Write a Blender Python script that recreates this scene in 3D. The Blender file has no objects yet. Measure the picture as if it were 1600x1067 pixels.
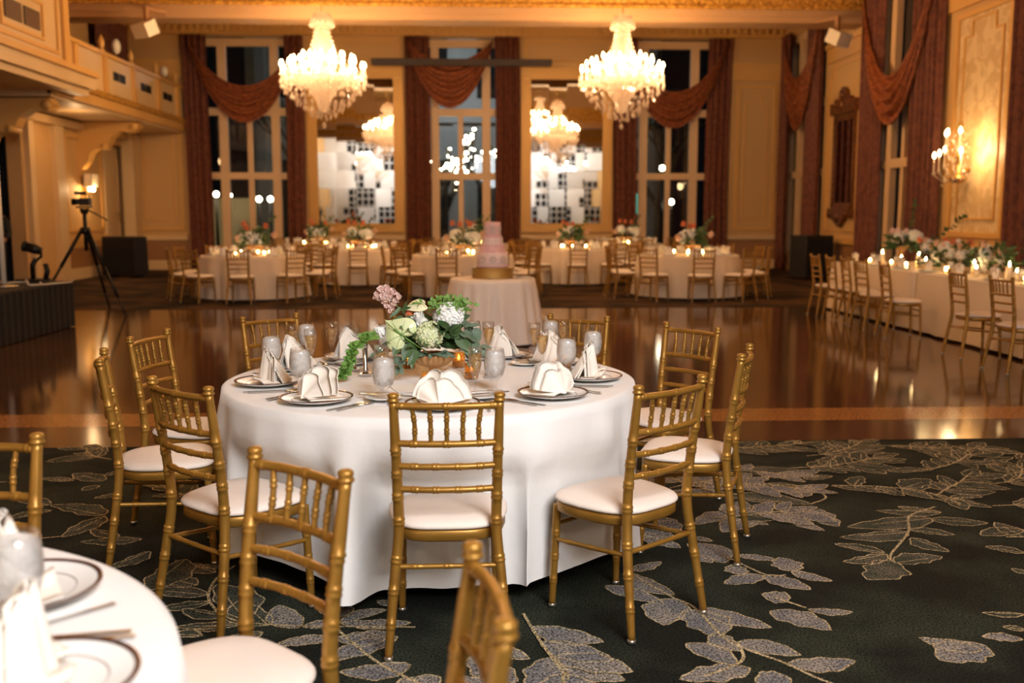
import bpy, math, random
from math import sin, cos, pi, radians, sqrt, atan2, exp
from mathutils import Vector, Matrix

SC = bpy.context.scene
COL = SC.collection
rnd = random.Random(7)

# ------------------------------------------------------------ camera, world, exposure
cam_d = bpy.data.cameras.new('camera')
cam = bpy.data.objects.new('camera', cam_d)
COL.objects.link(cam)
cam_d.sensor_width = 36.0
cam_d.lens = 36.0 * 1560.0 / 1600.0
cam_d.clip_start = 0.05
cam_d.clip_end = 200
cam.location = (0, 0, 1.5)
cam.rotation_euler = (radians(90 - 7.288), 0, radians(-2.512))
cam_d.dof.use_dof = True
cam_d.dof.focus_distance = 4.15
cam_d.dof.aperture_fstop = 2.2
SC.camera = cam

world = bpy.data.worlds.new('night')
SC.world = world
world.use_nodes = True
world.node_tree.nodes['Background'].inputs[0].default_value = (0.02, 0.022, 0.025, 1)
world.node_tree.nodes['Background'].inputs[1].default_value = 0.1

SC.view_settings.view_transform = 'Standard'
SC.view_settings.look = 'None'
SC.view_settings.gamma = 1.0
SC.view_settings.use_curve_mapping = False
SC.view_settings.exposure = 0.0
SC.cycles.max_bounces = 8
SC.cycles.diffuse_bounces = 3
SC.cycles.glossy_bounces = 4
SC.cycles.transmission_bounces = 6
SC.cycles.transparent_max_bounces = 16
SC.cycles.sample_clamp_indirect = 4.0
SC.cycles.caustics_reflective = False
SC.cycles.caustics_refractive = False
SC.cycles.use_denoising = True

def lamp(kind, name, loc, power, col, size=0.1, rot=(0, 0, 0), **k):
    d = bpy.data.lights.new(name, kind)
    d.energy = power
    d.color = col
    if kind in ('POINT', 'SPOT'):
        d.shadow_soft_size = size
    elif kind == 'AREA':
        d.shape = 'DISK'
        d.size = size
    for a, b in k.items():
        setattr(d, a, b)
    o = bpy.data.objects.new(name, d)
    o.location = loc
    o.rotation_euler = rot
    COL.objects.link(o)
    return o

WARM = (1.0, 0.64, 0.33)
# the photographer's soft flash, above and beside the camera
FL = lamp('AREA', 'camera_flash', (1.5, -0.7, 3.9), 238, (0.97, 0.98, 1.0), 2.4)
FL.rotation_euler = (Vector((-0.1, 3.6, 0.5)) - Vector(FL.location)).to_track_quat('-Z', 'Y').to_euler()
FL.data.spread = radians(150)
# chandeliers: positions shared with their builders
CHANDELIERS = [(-2.79, 20.0, 4.0), (3.04, 20.0, 4.0)]
REAR_CHANDELIERS = [(-6.0, -7.5, 4.2), (5.4, -7.5, 4.2)]
MID_CHANDELIERS = [(-2.79, 11.0, 5.0), (3.04, 11.0, 5.0), (-2.79, 2.5, 5.0), (3.04, 2.5, 5.0)]
def chandelier_lights(p, power, col, n):
    for k in range(n):
        a = 2 * pi * k / n + 0.3
        lamp('POINT', 'chandelier_light', (p[0] + 0.7 * cos(a), p[1] + 0.7 * sin(a), p[2] + 0.42), power / n, col, 0.04)
for p in CHANDELIERS: chandelier_lights(p, 520, WARM, 6)
for p in REAR_CHANDELIERS: chandelier_lights(p, 420, (1.0, 0.88, 0.74), 3)
for p in MID_CHANDELIERS[:2]: chandelier_lights(p, 260, WARM, 4)
for p in MID_CHANDELIERS[2:]: chandelier_lights(p, 40, WARM, 3)
# two added fill lights, no real lamps, brightening the white rear wall
for x in (-4.5, 4.5):
    lamp('AREA', 'rear_wall_fill', (x, -6.5, 6.4), 210, (1.0, 0.97, 0.93), 1.0, (radians(-55), 0, 0))

# ------------------------------------------------------------ mesh helper
class MB:
    def __init__(s):
        s.v = []; s.f = []; s.m = []; s.s = []
    def add(s, vs, fs, mat=0, smooth=True):
        b = len(s.v)
        s.v.extend([tuple(p) for p in vs])
        for f in fs:
            s.f.append(tuple(i + b for i in f)); s.m.append(mat); s.s.append(smooth)
        return s
    def box(s, x0, x1, y0, y1, z0, z1, mat=0):
        vs = [(x, y, z) for z in (z0, z1) for y in (y0, y1) for x in (x0, x1)]
        return s.add(vs, [(0, 2, 3, 1), (4, 5, 7, 6), (0, 1, 5, 4), (2, 6, 7, 3), (0, 4, 6, 2), (1, 3, 7, 5)], mat, False)
    def cbox(s, c, d, rz=0, mat=0, M=None):
        vs = []
        for z in (-1, 1):
            for y in (-1, 1):
                for x in (-1, 1):
                    p = Vector((x * d[0] / 2, y * d[1] / 2, z * d[2] / 2))
                    if M is not None: p = M @ p
                    else: p = Matrix.Rotation(rz, 3, 'Z') @ p
                    vs.append(p + Vector(c))
        return s.add(vs, [(0, 2, 3, 1), (4, 5, 7, 6), (0, 1, 5, 4), (2, 6, 7, 3), (0, 4, 6, 2), (1, 3, 7, 5)], mat, False)
    def lathe(s, prof, n=24, c=(0, 0, 0), mat=0, smooth=True, mod=None, sx=1, sy=1, ring=False):
        vs = []; fs = []
        k = len(prof)
        for i in range(n):
            a = 2 * pi * i / n
            for j, (r, z) in enumerate(prof):
                q = r * (mod(a, j / (k - 1)) if mod else 1)
                vs.append((c[0] + q * cos(a) * sx, c[1] + q * sin(a) * sy, c[2] + z))
        for i in range(n):
            i2 = (i + 1) % n
            for j in range(k - 1):
                fs.append((i * k + j, i2 * k + j, i2 * k + j + 1, i * k + j + 1))
        if ring:
            for i in range(n): fs.append((i * k + k - 1, ((i + 1) % n) * k + k - 1, ((i + 1) % n) * k, i * k))
            return s.add(vs, fs, mat, smooth)
        if prof[0][0] > 1e-5: fs.append(tuple(i * k for i in range(n))[::-1])
        if prof[-1][0] > 1e-5: fs.append(tuple(i * k + k - 1 for i in range(n)))
        return s.add(vs, fs, mat, smooth)
    def tube(s, pts, rad, n=8, mat=0, smooth=True, caps=True):
        pts = [Vector(p) for p in pts]
        if not isinstance(rad, (list, tuple)): rad = [rad] * len(pts)
        vs = []; fs = []
        up = None
        for i, p in enumerate(pts):
            t = (pts[min(i + 1, len(pts) - 1)] - pts[max(i - 1, 0)])
            if t.length < 1e-9: t = Vector((0, 0, 1))
            t.normalize()
            if up is None:
                up = t.orthogonal().normalized()
            else:
                up = (up - t * up.dot(t))
                if up.length < 1e-6: up = t.orthogonal()
                up.normalize()
            w = t.cross(up)
            for k in range(n):
                a = 2 * pi * k / n
                vs.append(p + (up * cos(a) + w * sin(a)) * rad[i])
        for i in range(len(pts) - 1):
            for k in range(n):
                k2 = (k + 1) % n
                fs.append((i * n + k, i * n + k2, (i + 1) * n + k2, (i + 1) * n + k))
        if caps:
            fs.append(tuple(range(n))[::-1]); fs.append(tuple(range((len(pts) - 1) * n, len(pts) * n)))
        return s.add(vs, fs, mat, smooth)
    def ball(s, c, r, n=10, m=7, mat=0, smooth=True):
        if not isinstance(r, (list, tuple)): r = (r, r, r)
        prof = [(max(1e-6, sin(pi * j / m)), -cos(pi * j / m)) for j in range(m + 1)]
        vs = []; fs = []; k = m + 1
        for i in range(n):
            a = 2 * pi * i / n
            for q, z in prof:
                vs.append((c[0] + q * cos(a) * r[0], c[1] + q * sin(a) * r[1], c[2] + z * r[2]))
        for i in range(n):
            i2 = (i + 1) % n
            for j in range(m):
                fs.append((i * k + j, i2 * k + j, i2 * k + j + 1, i * k + j + 1))
        return s.add(vs, fs, mat, smooth)
    def gem(s, c, r, h, mat=0, ang=0.0, n=5):
        vs = [(c[0], c[1], c[2] + h * 0.45)]
        vs += [(c[0] + r * cos(ang + 2 * pi * i / n), c[1] + r * sin(ang + 2 * pi * i / n), c[2] - h * 0.12) for i in range(n)]
        vs += [(c[0], c[1], c[2] - h * 0.55)]
        fs = [(0, 1 + i, 1 + (i + 1) % n) for i in range(n)] + [(n + 1, 1 + (i + 1) % n, 1 + i) for i in range(n)]
        return s.add(vs, fs, mat, False)
    def grid(s, fn, nu, nv, mat=0, smooth=True, cu=False):
        vs = [fn(i / (nu if cu else nu - 1), j / (nv - 1)) for i in range(nu) for j in range(nv)]
        fs = []
        for i in range(nu if cu else nu - 1):
            i2 = (i + 1) % nu
            for j in range(nv - 1):
                fs.append((i * nv + j, i2 * nv + j, i2 * nv + j + 1, i * nv + j + 1))
        return s.add(vs, fs, mat, smooth)
    def sheet(s, fn, nu, nv, th, mat=0, smooth=True):
        """closed thin sheet; th is an offset vector for its back face"""
        th = Vector(th)
        F = [Vector(fn(i / (nu - 1), j / (nv - 1))) for i in range(nu) for j in range(nv)]
        B = [p + th for p in F]
        N = len(F); fs = []
        for i in range(nu - 1):
            for j in range(nv - 1):
                a, b, c, d = i * nv + j, (i + 1) * nv + j, (i + 1) * nv + j + 1, i * nv + j + 1
                fs.append((a, b, c, d)); fs.append((d + N, c + N, b + N, a + N))
        for i in range(nu - 1):
            for j in (0, nv - 1):
                a, b = i * nv + j, (i + 1) * nv + j
                fs.append((a, a + N, b + N, b))
        for j in range(nv - 1):
            for i in (0, nu - 1):
                a, b = i * nv + j, i * nv + j + 1
                fs.append((a, b, b + N, a + N))
        return s.add(F + B, fs, mat, smooth)
    def prism(s, poly, z0, z1, mat=0, smooth=False, M=None):
        n = len(poly)
        vs = [Vector((x, y, z)) for z in (z0, z1) for x, y in poly]
        if M is not None: vs = [M @ p for p in vs]
        fs = [tuple(range(n))[::-1], tuple(range(n, 2 * n))] + [(i, (i + 1) % n, n + (i + 1) % n, n + i) for i in range(n)]
        return s.add(vs, fs, mat, smooth)
    def xform(s, M):
        s.v = [tuple(M @ Vector(p)) for p in s.v]
        return s
    def join(s, o, M=None, mat=None):
        vs = o.v if M is None else [tuple(M @ Vector(p)) for p in o.v]
        b = len(s.v)
        s.v.extend(vs)
        for f, m, sm in zip(o.f, o.m, o.s):
            s.f.append(tuple(i + b for i in f)); s.m.append(m if mat is None else mat); s.s.append(sm)
        return s
    def mesh(s, name, mats):
        me = bpy.data.meshes.new(name)
        me.from_pydata(s.v, [], s.f)
        if not isinstance(mats, (list, tuple)): mats = [mats]
        for m in mats: me.materials.append(m)
        me.polygons.foreach_set('material_index', s.m)
        me.polygons.foreach_set('use_smooth', s.s)
        me.update()
        return me
    def build(s, name, mats, parent=None, loc=None, rz=0):
        o = bpy.data.objects.new(name, s.mesh(name, mats))
        COL.objects.link(o)
        if parent is not None: o.parent = parent
        if loc is not None: o.location = loc
        if rz: o.rotation_euler[2] = rz
        return o

def thing(name, label, cat, loc=(0, 0, 0), rz=0, group=None):
    o = bpy.data.objects.new(name, None)
    o.empty_display_size = 0.1
    COL.objects.link(o)
    o.location = loc; o.rotation_euler = (0, 0, rz)
    o['label'] = label; o['category'] = cat
    if group: o['group'] = group
    return o
def tag(o, label, cat, group=None, kind=None):
    o['label'] = label; o['category'] = cat
    if group: o['group'] = group
    if kind: o['kind'] = kind
    return o
def struct(mb, name, mats, parent=None):
    o = mb.build(name, mats, parent)
    if parent is None: o['kind'] = 'structure'
    return o
def sgroup(name):
    o = bpy.data.objects.new(name, None); COL.objects.link(o); o['kind'] = 'structure'
    return o
def dup(root, loc, rz, label, group=None, name=None):
    def cp(o, par):
        c = o.copy(); COL.objects.link(c)
        if par is not None: c.parent = par
        for ch in (KIDS[o.name] if o.name in KIDS else ()): cp(ch, c)
        return c
    r = cp(root, None)
    r.location = loc; r.rotation_euler = (0, 0, rz); r['label'] = label
    if group: r['group'] = group
    elif 'group' in r: del r['group']
    return r
KIDS = {}
class Proto:
    """first call moves the built thing itself, later calls copy it"""
    def __init__(s, root): s.root = root; s.used = False; s.walk(root)
    def walk(s, o):
        KIDS[o.name] = list(o.children)
        for c in KIDS[o.name]: s.walk(c)
    def put(s, loc, rz, label, group=None):
        if not s.used:
            s.used = True; r = s.root
            r.location = loc; r.rotation_euler = (0, 0, rz); r['label'] = label
            if group: r['group'] = group
            return r
        return dup(s.root, loc, rz, label, group)

# ------------------------------------------------------------ materials
def lin(c):
    return tuple(((x / 255) / 12.92 if x / 255 <= 0.04045 else ((x / 255 + 0.055) / 1.055) ** 2.4) for x in c) + (1,)
def mat(name, col, rough=0.5, metal=0.0, bump=None, vary=None, spec=None, sheen=0, trans=0, emis=None, coat=0, alpha=1, sss=0, coords='Object'):
    m = bpy.data.materials.new(name); m.use_nodes = True
    nt = m.node_tree; b = nt.nodes['Principled BSDF']
    c = lin(col)
    b.inputs['Base Color'].default_value = c
    b.inputs['Roughness'].default_value = rough
    b.inputs['Metallic'].default_value = metal
    if spec is not None: b.inputs['Specular IOR Level'].default_value = spec
    if sheen: b.inputs['Sheen Weight'].default_value = sheen
    if trans: b.inputs['Transmission Weight'].default_value = trans
    if coat: b.inputs['Coat Weight'].default_value = coat
    if sss:
        b.inputs['Subsurface Weight'].default_value = sss
        b.inputs['Subsurface Radius'].default_value = (0.02, 0.015, 0.01)
    if emis:
        b.inputs['Emission Color'].default_value = lin(emis[0]); b.inputs['Emission Strength'].default_value = emis[1]
        m.cycles.emission_sampling = 'NONE'
    tc = nt.nodes.new('ShaderNodeTexCoord')
    if vary:   # (scale, amount, second colour)
        n = nt.nodes.new('ShaderNodeTexNoise'); n.inputs['Scale'].default_value = vary[0]; n.inputs['Detail'].default_value = 5
        nt.links.new(tc.outputs[coords], n.inputs['Vector'])
        r = nt.nodes.new('ShaderNodeValToRGB')
        r.color_ramp.elements[0].position = 0.5 - vary[1]; r.color_ramp.elements[1].position = 0.5 + vary[1]
        r.color_ramp.elements[0].color = c; r.color_ramp.elements[1].color = lin(vary[2])
        nt.links.new(n.outputs['Fac'], r.inputs['Fac']); nt.links.new(r.outputs['Color'], b.inputs['Base Color'])
    if bump:
        n2 = nt.nodes.new('ShaderNodeTexNoise'); n2.inputs['Scale'].default_value = bump[0]; n2.inputs['Detail'].default_value = 4
        nt.links.new(tc.outputs[coords], n2.inputs['Vector'])
        bp = nt.nodes.new('ShaderNodeBump'); bp.inputs['Strength'].default_value = bump[1]; bp.inputs['Distance'].default_value = bump[2] if len(bump) > 2 else 0.01
        nt.links.new(n2.outputs['Fac'], bp.inputs['Height']); nt.links.new(bp.outputs['Normal'], b.inputs['Normal'])
    return m
def glassy(name, tint=(255, 255, 255), refl=0.12, frost=0.0, frostcol=(240, 240, 240), rough=0.03):
    """thin clear glass: see-through with a rim that reflects more; frost mixes in milky diffuse"""
    m = bpy.data.materials.new(name); m.use_nodes = True
    nt = m.node_tree; nt.nodes.clear()
    out = nt.nodes.new('ShaderNodeOutputMaterial')
    tr = nt.nodes.new('ShaderNodeBsdfTransparent'); tr.inputs[0].default_value = lin(tint)
    gl = nt.nodes.new('ShaderNodeBsdfGlossy'); gl.inputs['Roughness'].default_value = rough
    lw = nt.nodes.new('ShaderNodeLayerWeight'); lw.inputs[0].default_value = 0.35
    mr = nt.nodes.new('ShaderNodeMapRange'); mr.inputs['To Min'].default_value = refl * 0.4; mr.inputs['To Max'].default_value = min(0.55, refl * 5)
    nt.links.new(lw.outputs['Facing'], mr.inputs['Value'])
    mx = nt.nodes.new('ShaderNodeMixShader')
    nt.links.new(mr.outputs[0], mx.inputs[0]); nt.links.new(tr.outputs[0], mx.inputs[1]); nt.links.new(gl.outputs[0], mx.inputs[2])
    last = mx
    if frost:
        df = nt.nodes.new('ShaderNodeBsdfDiffuse'); df.inputs[0].default_value = lin(frostcol)
        tl = nt.nodes.new('ShaderNodeBsdfTranslucent'); tl.inputs[0].default_value = lin(frostcol)
        m2 = nt.nodes.new('ShaderNodeMixShader'); m2.inputs[0].default_value = 0.4
        nt.links.new(df.outputs[0], m2.inputs[1]); nt.links.new(tl.outputs[0], m2.inputs[2])
        m3 = nt.nodes.new('ShaderNodeMixShader')
        tc = nt.nodes.new('ShaderNodeTexCoord'); n = nt.nodes.new('ShaderNodeTexNoise'); n.inputs['Scale'].default_value = 60
        nt.links.new(tc.outputs['Object'], n.inputs['Vector'])
        r = nt.nodes.new('ShaderNodeMapRange'); r.inputs['From Min'].default_value = 0.35; r.inputs['From Max'].default_value = 0.6
        r.inputs['To Min'].default_value = frost * 0.85; r.inputs['To Max'].default_value = min(1, frost * 1.15)
        nt.links.new(n.outputs['Fac'], r.inputs['Value']); nt.links.new(r.outputs[0], m3.inputs[0])
        nt.links.new(mx.outputs[0], m3.inputs[1]); nt.links.new(m2.outputs[0], m3.inputs[2])
        last = m3
    nt.links.new(last.outputs[0], out.inputs[0])
    return m

M = {}
M['gold'] = mat('gold_paint', (168, 124, 52), 0.38, 0.5, bump=(40, 0.1, 0.002), vary=(9, 0.2, (148, 106, 40)))
M['glide'] = mat('steel_glide', (190, 185, 175), 0.3, 0.9)
M['cushion'] = mat('ivory_vinyl', (240, 226, 214), 0.62, bump=(14, 0.15, 0.004))
M['cloth'] = mat('white_linen', (238, 235, 232), 0.85, bump=(6, 0.28, 0.02), sheen=0.2)
M['cloth_far'] = mat('ivory_linen', (228, 208, 184), 0.85, bump=(5, 0.3, 0.02), sheen=0.2)
M['napkin'] = mat('ivory_napkin', (247, 238, 226), 0.85, bump=(60, 0.12, 0.003), sss=0.0)
M['plate'] = mat('white_china', (240, 238, 234), 0.14, spec=0.6)
M['rim'] = mat('bronze_plate_rim', (96, 56, 40), 0.2, 0.5)
M['steel'] = mat('polished_steel', (200, 196, 190), 0.16, 1.0)
M['chrome'] = mat('chrome', (205, 205, 205), 0.12, 1.0)
M['glass'] = glassy('clear_glass', refl=0.12)
M['ice'] = glassy('iced_water', refl=0.12, frost=0.92, frostcol=(255, 253, 250))
M['champagne'] = glassy('champagne', tint=(246, 224, 178), refl=0.12, frost=0.3, frostcol=(236, 206, 150))
M['amberglass'] = glassy('mercury_glass', tint=(250, 214, 150), refl=0.14, frost=0.3, frostcol=(235, 190, 110))
M['wax'] = mat('candle_wax', (250, 232, 200), 0.5, sss=0.0)
M['flame'] = mat('candle_flame', (255, 200, 120), 0.5, emis=((255, 206, 130), 34))
M['flame_far'] = mat('candle_glow', (255, 200, 120), 0.5, emis=((255, 214, 150), 90))
M['bulb'] = mat('lamp_bulb', (255, 230, 190), 0.5, emis=((255, 214, 150), 30))
M['bulb_rear'] = mat('lamp_bulb_bright', (255, 240, 220), 0.5, emis=((255, 232, 195), 40))
def crystal():
    m = bpy.data.materials.new('cut_crystal'); m.use_nodes = True
    nt = m.node_tree; nt.nodes.clear(); out = nt.nodes.new('ShaderNodeOutputMaterial')
    tl = nt.nodes.new('ShaderNodeBsdfTranslucent'); tl.inputs[0].default_value = lin((246, 228, 210))
    df = nt.nodes.new('ShaderNodeBsdfDiffuse'); df.inputs[0].default_value = lin((246, 224, 204))
    gl = nt.nodes.new('ShaderNodeBsdfGlossy'); gl.inputs['Roughness'].default_value = 0.12
    tp = nt.nodes.new('ShaderNodeBsdfTransparent')
    a = nt.nodes.new('ShaderNodeMixShader'); a.inputs[0].default_value = 0.5
    b = nt.nodes.new('ShaderNodeMixShader'); b.inputs[0].default_value = 0.25
    c = nt.nodes.new('ShaderNodeMixShader'); c.inputs[0].default_value = 0.45
    nt.links.new(tl.outputs[0], a.inputs[1]); nt.links.new(df.outputs[0], a.inputs[2])
    nt.links.new(a.outputs[0], b.inputs[1]); nt.links.new(gl.outputs[0], b.inputs[2])
    nt.links.new(b.outputs[0], c.inputs[1]); nt.links.new(tp.outputs[0], c.inputs[2])
    nt.links.new(c.outputs[0], out.inputs[0])
    return m
M['crystal'] = crystal()
M['clearvotive'] = glassy('clear_votive_glass', tint=(255, 244, 220), refl=0.12)
M['brass'] = mat('brass', (190, 150, 80), 0.3, 0.8)
M['wall'] = mat('cream_wall_paint', (206, 164, 106), 0.7, bump=(30, 0.05, 0.004))
M['trimc'] = mat('ochre_trim', (216, 166, 92), 0.5, bump=(25, 0.1, 0.005))
M['creamtrim'] = mat('cream_trim', (216, 184, 136), 0.5)
M['beamcream'] = mat('beam_cream', (186, 146, 104), 0.5)
M['cakecloth'] = mat('blush_linen', (250, 238, 228), 0.85, bump=(5, 0.3, 0.02))
M['wainscot'] = mat('tan_wainscot', (150, 106, 66), 0.6)
M['whitewall'] = mat('white_wall', (214, 214, 214), 0.6)
M['winframe'] = mat('window_frame_paint', (222, 186, 144), 0.5)
M['goldframe'] = mat('gilt_frame', (200, 150, 76), 0.42, 0.3, bump=(30, 0.2, 0.005))
M['goldorn'] = mat('gilt_plaster', (214, 160, 66), 0.5, 0.25, bump=(9, 1.0, 0.05), vary=(14, 0.1, (168, 116, 40)))
M['darkgilt'] = mat('dark_carved_gilt', (84, 46, 22), 0.4, 0.4, bump=(30, 0.8, 0.02), vary=(20, 0.1, (130, 80, 38)))
M['mirror'] = mat('mirror_silver', (235, 238, 240), 0.015, 1.0)
M['velvet'] = mat('russet_velvet', (118, 64, 42), 0.7, vary=(9, 0.12, (92, 44, 30)), bump=(20, 0.25, 0.02))
M['swag'] = mat('russet_swag', (158, 88, 46), 0.6, vary=(11, 0.12, (112, 54, 30)), bump=(24, 0.3, 0.02))
M['black'] = mat('black_matte', (16, 14, 13), 0.6)
M['blackcloth'] = mat('black_stage_skirt', (14, 12, 12), 0.9)
M['darkmetal'] = mat('dark_metal', (22, 20, 20), 0.4, 0.5)
M['case'] = mat('brown_housing', (62, 44, 30), 0.5, 0.2)
M['ceil'] = mat('ceiling_cream', (226, 190, 130), 0.8)
M['whiteplastic'] = mat('white_plastic', (232, 222, 204), 0.45)
M['night'] = mat('dark_opening', (26, 26, 24), 0.9, vary=(1.5, 0.1, (14, 14, 14)))  # near-black for night panes; painted darkness in the indoor openings
M['asphalt'] = mat('asphalt', (30, 29, 28), 0.8)
M['bark'] = mat('tree_bark', (70, 62, 52), 0.9, bump=(12, 0.6, 0.03))
M['cake'] = mat('pink_icing', (250, 222, 218), 0.55, bump=(60, 0.2, 0.004))
M['cakedeep'] = mat('rose_icing', (246, 200, 198), 0.55)
M['piping'] = mat('cream_icing', (226, 208, 192), 0.55)
M['hammered'] = mat('hammered_gold', (190, 160, 96), 0.3, 0.85, bump=(90, 0.8, 0.01))
M['bowlgold'] = mat('antique_gold_bowl', (190, 146, 96), 0.55, 0.3)
M['leafd'] = mat('dark_leaf', (58, 84, 46), 0.5, vary=(20, 0.2, (80, 106, 62)))
M['leafg'] = mat('eucalyptus_leaf', (108, 128, 108), 0.6, vary=(20, 0.2, (84, 106, 84)))
M['leafl'] = mat('lime_leaf', (124, 160, 76), 0.5, vary=(30, 0.2, (92, 134, 58)))
M['whitepetal'] = mat('white_petal', (252, 250, 244), 0.6, sss=0.3)
M['greenpetal'] = mat('pale_green_petal', (212, 224, 168), 0.6, vary=(30, 0.15, (232, 236, 200)))
M['anth'] = mat('green_anthurium', (206, 220, 160), 0.3, vary=(14, 0.2, (226, 234, 190)), bump=(30, 0.2, 0.004))
M['creamanth'] = mat('cream_anthurium', (240, 238, 200), 0.35)
M['vein'] = mat('anthurium_vein', (122, 152, 84), 0.4)
M['pinkpetal'] = mat('pink_stock_petal', (252, 208, 196), 0.6, vary=(40, 0.2, (255, 226, 218)), sss=0.4)
M['coral'] = mat('coral_petal', (226, 122, 76), 0.6, vary=(30, 0.15, (236, 150, 104)))
M['peach'] = mat('peach_petal', (240, 200, 170), 0.6)
M['paper'] = mat('card_paper', (246, 240, 230), 0.7)
M['skin'] = mat('skin', (196, 140, 108), 0.55)
M['suit'] = mat('black_suit', (14, 13, 14), 0.8)
M['hair'] = mat('dark_hair', (24, 16, 12), 0.6)

def damask():
    m = bpy.data.materials.new('damask_wallpaper'); m.use_nodes = True
    nt = m.node_tree; b = nt.nodes['Principled BSDF']; b.inputs['Roughness'].default_value = 0.55
    tc = nt.nodes.new('ShaderNodeTexCoord')
    n = nt.nodes.new('ShaderNodeTexNoise'); n.inputs['Scale'].default_value = 3.2; n.inputs['Detail'].default_value = 6; n.inputs['Distortion'].default_value = 1.2
    nt.links.new(tc.outputs['Object'], n.inputs['Vector'])
    r = nt.nodes.new('ShaderNodeValToRGB'); r.color_ramp.elements[0].position = 0.45; r.color_ramp.elements[1].position = 0.56
    r.color_ramp.elements[0].color = lin((206, 172, 122)); r.color_ramp.elements[1].color = lin((226, 198, 152))
    nt.links.new(n.outputs['Fac'], r.inputs[0]); nt.links.new(r.outputs[0], b.inputs['Base Color'])
    return m
M['damask'] = damask()

def stone_floor():
    m = bpy.data.materials.new('polished_granite'); m.use_nodes = True
    nt = m.node_tree; b = nt.nodes['Principled BSDF']
    tc = nt.nodes.new('ShaderNodeTexCoord')
    br = nt.nodes.new('ShaderNodeTexBrick'); br.offset = 0.0
    br.inputs['Scale'].default_value = 1.0; br.inputs['Brick Width'].default_value = 0.9; br.inputs['Row Height'].default_value = 0.9
    br.inputs['Mortar Size'].default_value = 0.004; br.inputs['Mortar'].default_value = lin((30, 18, 10))
    br.inputs['Color1'].default_value = lin((100, 70, 48)); br.inputs['Color2'].default_value = lin((82, 56, 38))
    nt.links.new(tc.outputs['Object'], br.inputs['Vector'])
    n = nt.nodes.new('ShaderNodeTexNoise'); n.inputs['Scale'].default_value = 45; n.inputs['Detail'].default_value = 3
    nt.links.new(tc.outputs['Object'], n.inputs['Vector'])
    mx = nt.nodes.new('ShaderNodeMix'); mx.data_type = 'RGBA'; mx.blend_type = 'MULTIPLY'; mx.inputs[0].default_value = 0.7
    r = nt.nodes.new('ShaderNodeValToRGB'); r.color_ramp.elements[0].position = 0.4; r.color_ramp.elements[0].color = (0.45, 0.45, 0.45, 1); r.color_ramp.elements[1].position = 0.6
    nt.links.new(n.outputs['Fac'], r.inputs[0])
    nt.links.new(br.outputs['Color'], mx.inputs[6]); nt.links.new(r.outputs[0], mx.inputs[7])
    nt.links.new(mx.outputs[2], b.inputs['Base Color'])
    b.inputs['Roughness'].default_value = 0.09
    b.inputs['IOR'].default_value = 1.65
    n3 = nt.nodes.new('ShaderNodeTexNoise'); n3.inputs['Scale'].default_value = 1.1
    nt.links.new(tc.outputs['Object'], n3.inputs['Vector'])
    bp = nt.nodes.new('ShaderNodeBump'); bp.inputs['Strength'].default_value = 0.03; bp.inputs['Distance'].default_value = 0.02
    nt.links.new(n3.outputs[0], bp.inputs['Height']); nt.links.new(bp.outputs[0], b.inputs['Normal'])
    return m
M['stone'] = stone_floor()
M['stripe'] = mat('ochre_stone_band', (176, 122, 66), 0.14, vary=(50, 0.1, (150, 100, 52)))
M['speckle'] = mat('dark_speckled_granite', (52, 34, 24), 0.12, vary=(70, 0.06, (104, 74, 54)))

def pile(name, c1, c2, c3=None, sc=1.0):
    m = bpy.data.materials.new(name); m.use_nodes = True
    nt = m.node_tree; b = nt.nodes['Principled BSDF']; b.inputs['Roughness'].default_value = 0.95; b.inputs['Specular IOR Level'].default_value = 0.15
    tc = nt.nodes.new('ShaderNodeTexCoord')
    a = nt.nodes.new('ShaderNodeTexNoise'); a.inputs['Scale'].default_value = 2.2 * sc; a.inputs['Detail'].default_value = 5
    f = nt.nodes.new('ShaderNodeTexNoise'); f.inputs['Scale'].default_value = 130; f.inputs['Detail'].default_value = 2
    for n in (a, f): nt.links.new(tc.outputs['Object'], n.inputs['Vector'])
    r = nt.nodes.new('ShaderNodeValToRGB'); r.color_ramp.elements[0].position = 0.42; r.color_ramp.elements[1].position = 0.62
    r.color_ramp.elements[0].color = lin(c1); r.color_ramp.elements[1].color = lin(c2)
    r2 = nt.nodes.new('ShaderNodeValToRGB'); r2.color_ramp.elements[0].position = 0.36; r2.color_ramp.elements[1].position = 0.64
    r2.color_ramp.elements[0].color = (0.12, 0.12, 0.12, 1); r2.color_ramp.elements[1].color = (1.9, 1.9, 1.9, 1)
    mx = nt.nodes.new('ShaderNodeMix'); mx.data_type = 'RGBA'; mx.blend_type = 'MULTIPLY'; mx.inputs[0].default_value = 1.0; mx.clamp_result = False
    nt.links.new(a.outputs['Fac'], r.inputs[0]); nt.links.new(f.outputs['Fac'], r2.inputs[0])
    nt.links.new(r.outputs[0], mx.inputs[6]); nt.links.new(r2.outputs[0], mx.inputs[7]); nt.links.new(mx.outputs[2], b.inputs['Base Color'])
    bp = nt.nodes.new('ShaderNodeBump'); bp.inputs['Strength'].default_value = 0.5; bp.inputs['Distance'].default_value = 0.006
    nt.links.new(f.outputs['Fac'], bp.inputs['Height']); nt.links.new(bp.outputs[0], b.inputs['Normal'])
    return m
M['carpet'] = pile('carpet_pile_green_black', (22, 24, 19), (42, 46, 36))
M['cleaf'] = pile('carpet_leaf_grey', (104, 102, 102), (130, 122, 112), sc=3)
M['cleaf2'] = pile('carpet_leaf_olive', (56, 60, 50), (84, 80, 68), sc=3)
M['cline'] = pile('carpet_leaf_outline', (158, 140, 104), (170, 152, 118), sc=3)
M['carpet_far'] = pile('carpet_pile_brown_black', (34, 24, 16), (78, 56, 36), sc=0.5)
# ============================================================ THE ROOM
XL, XR, YB, YF, ZC = -9.0, 8.55, 27.4, -10.0, 7.3

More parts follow.
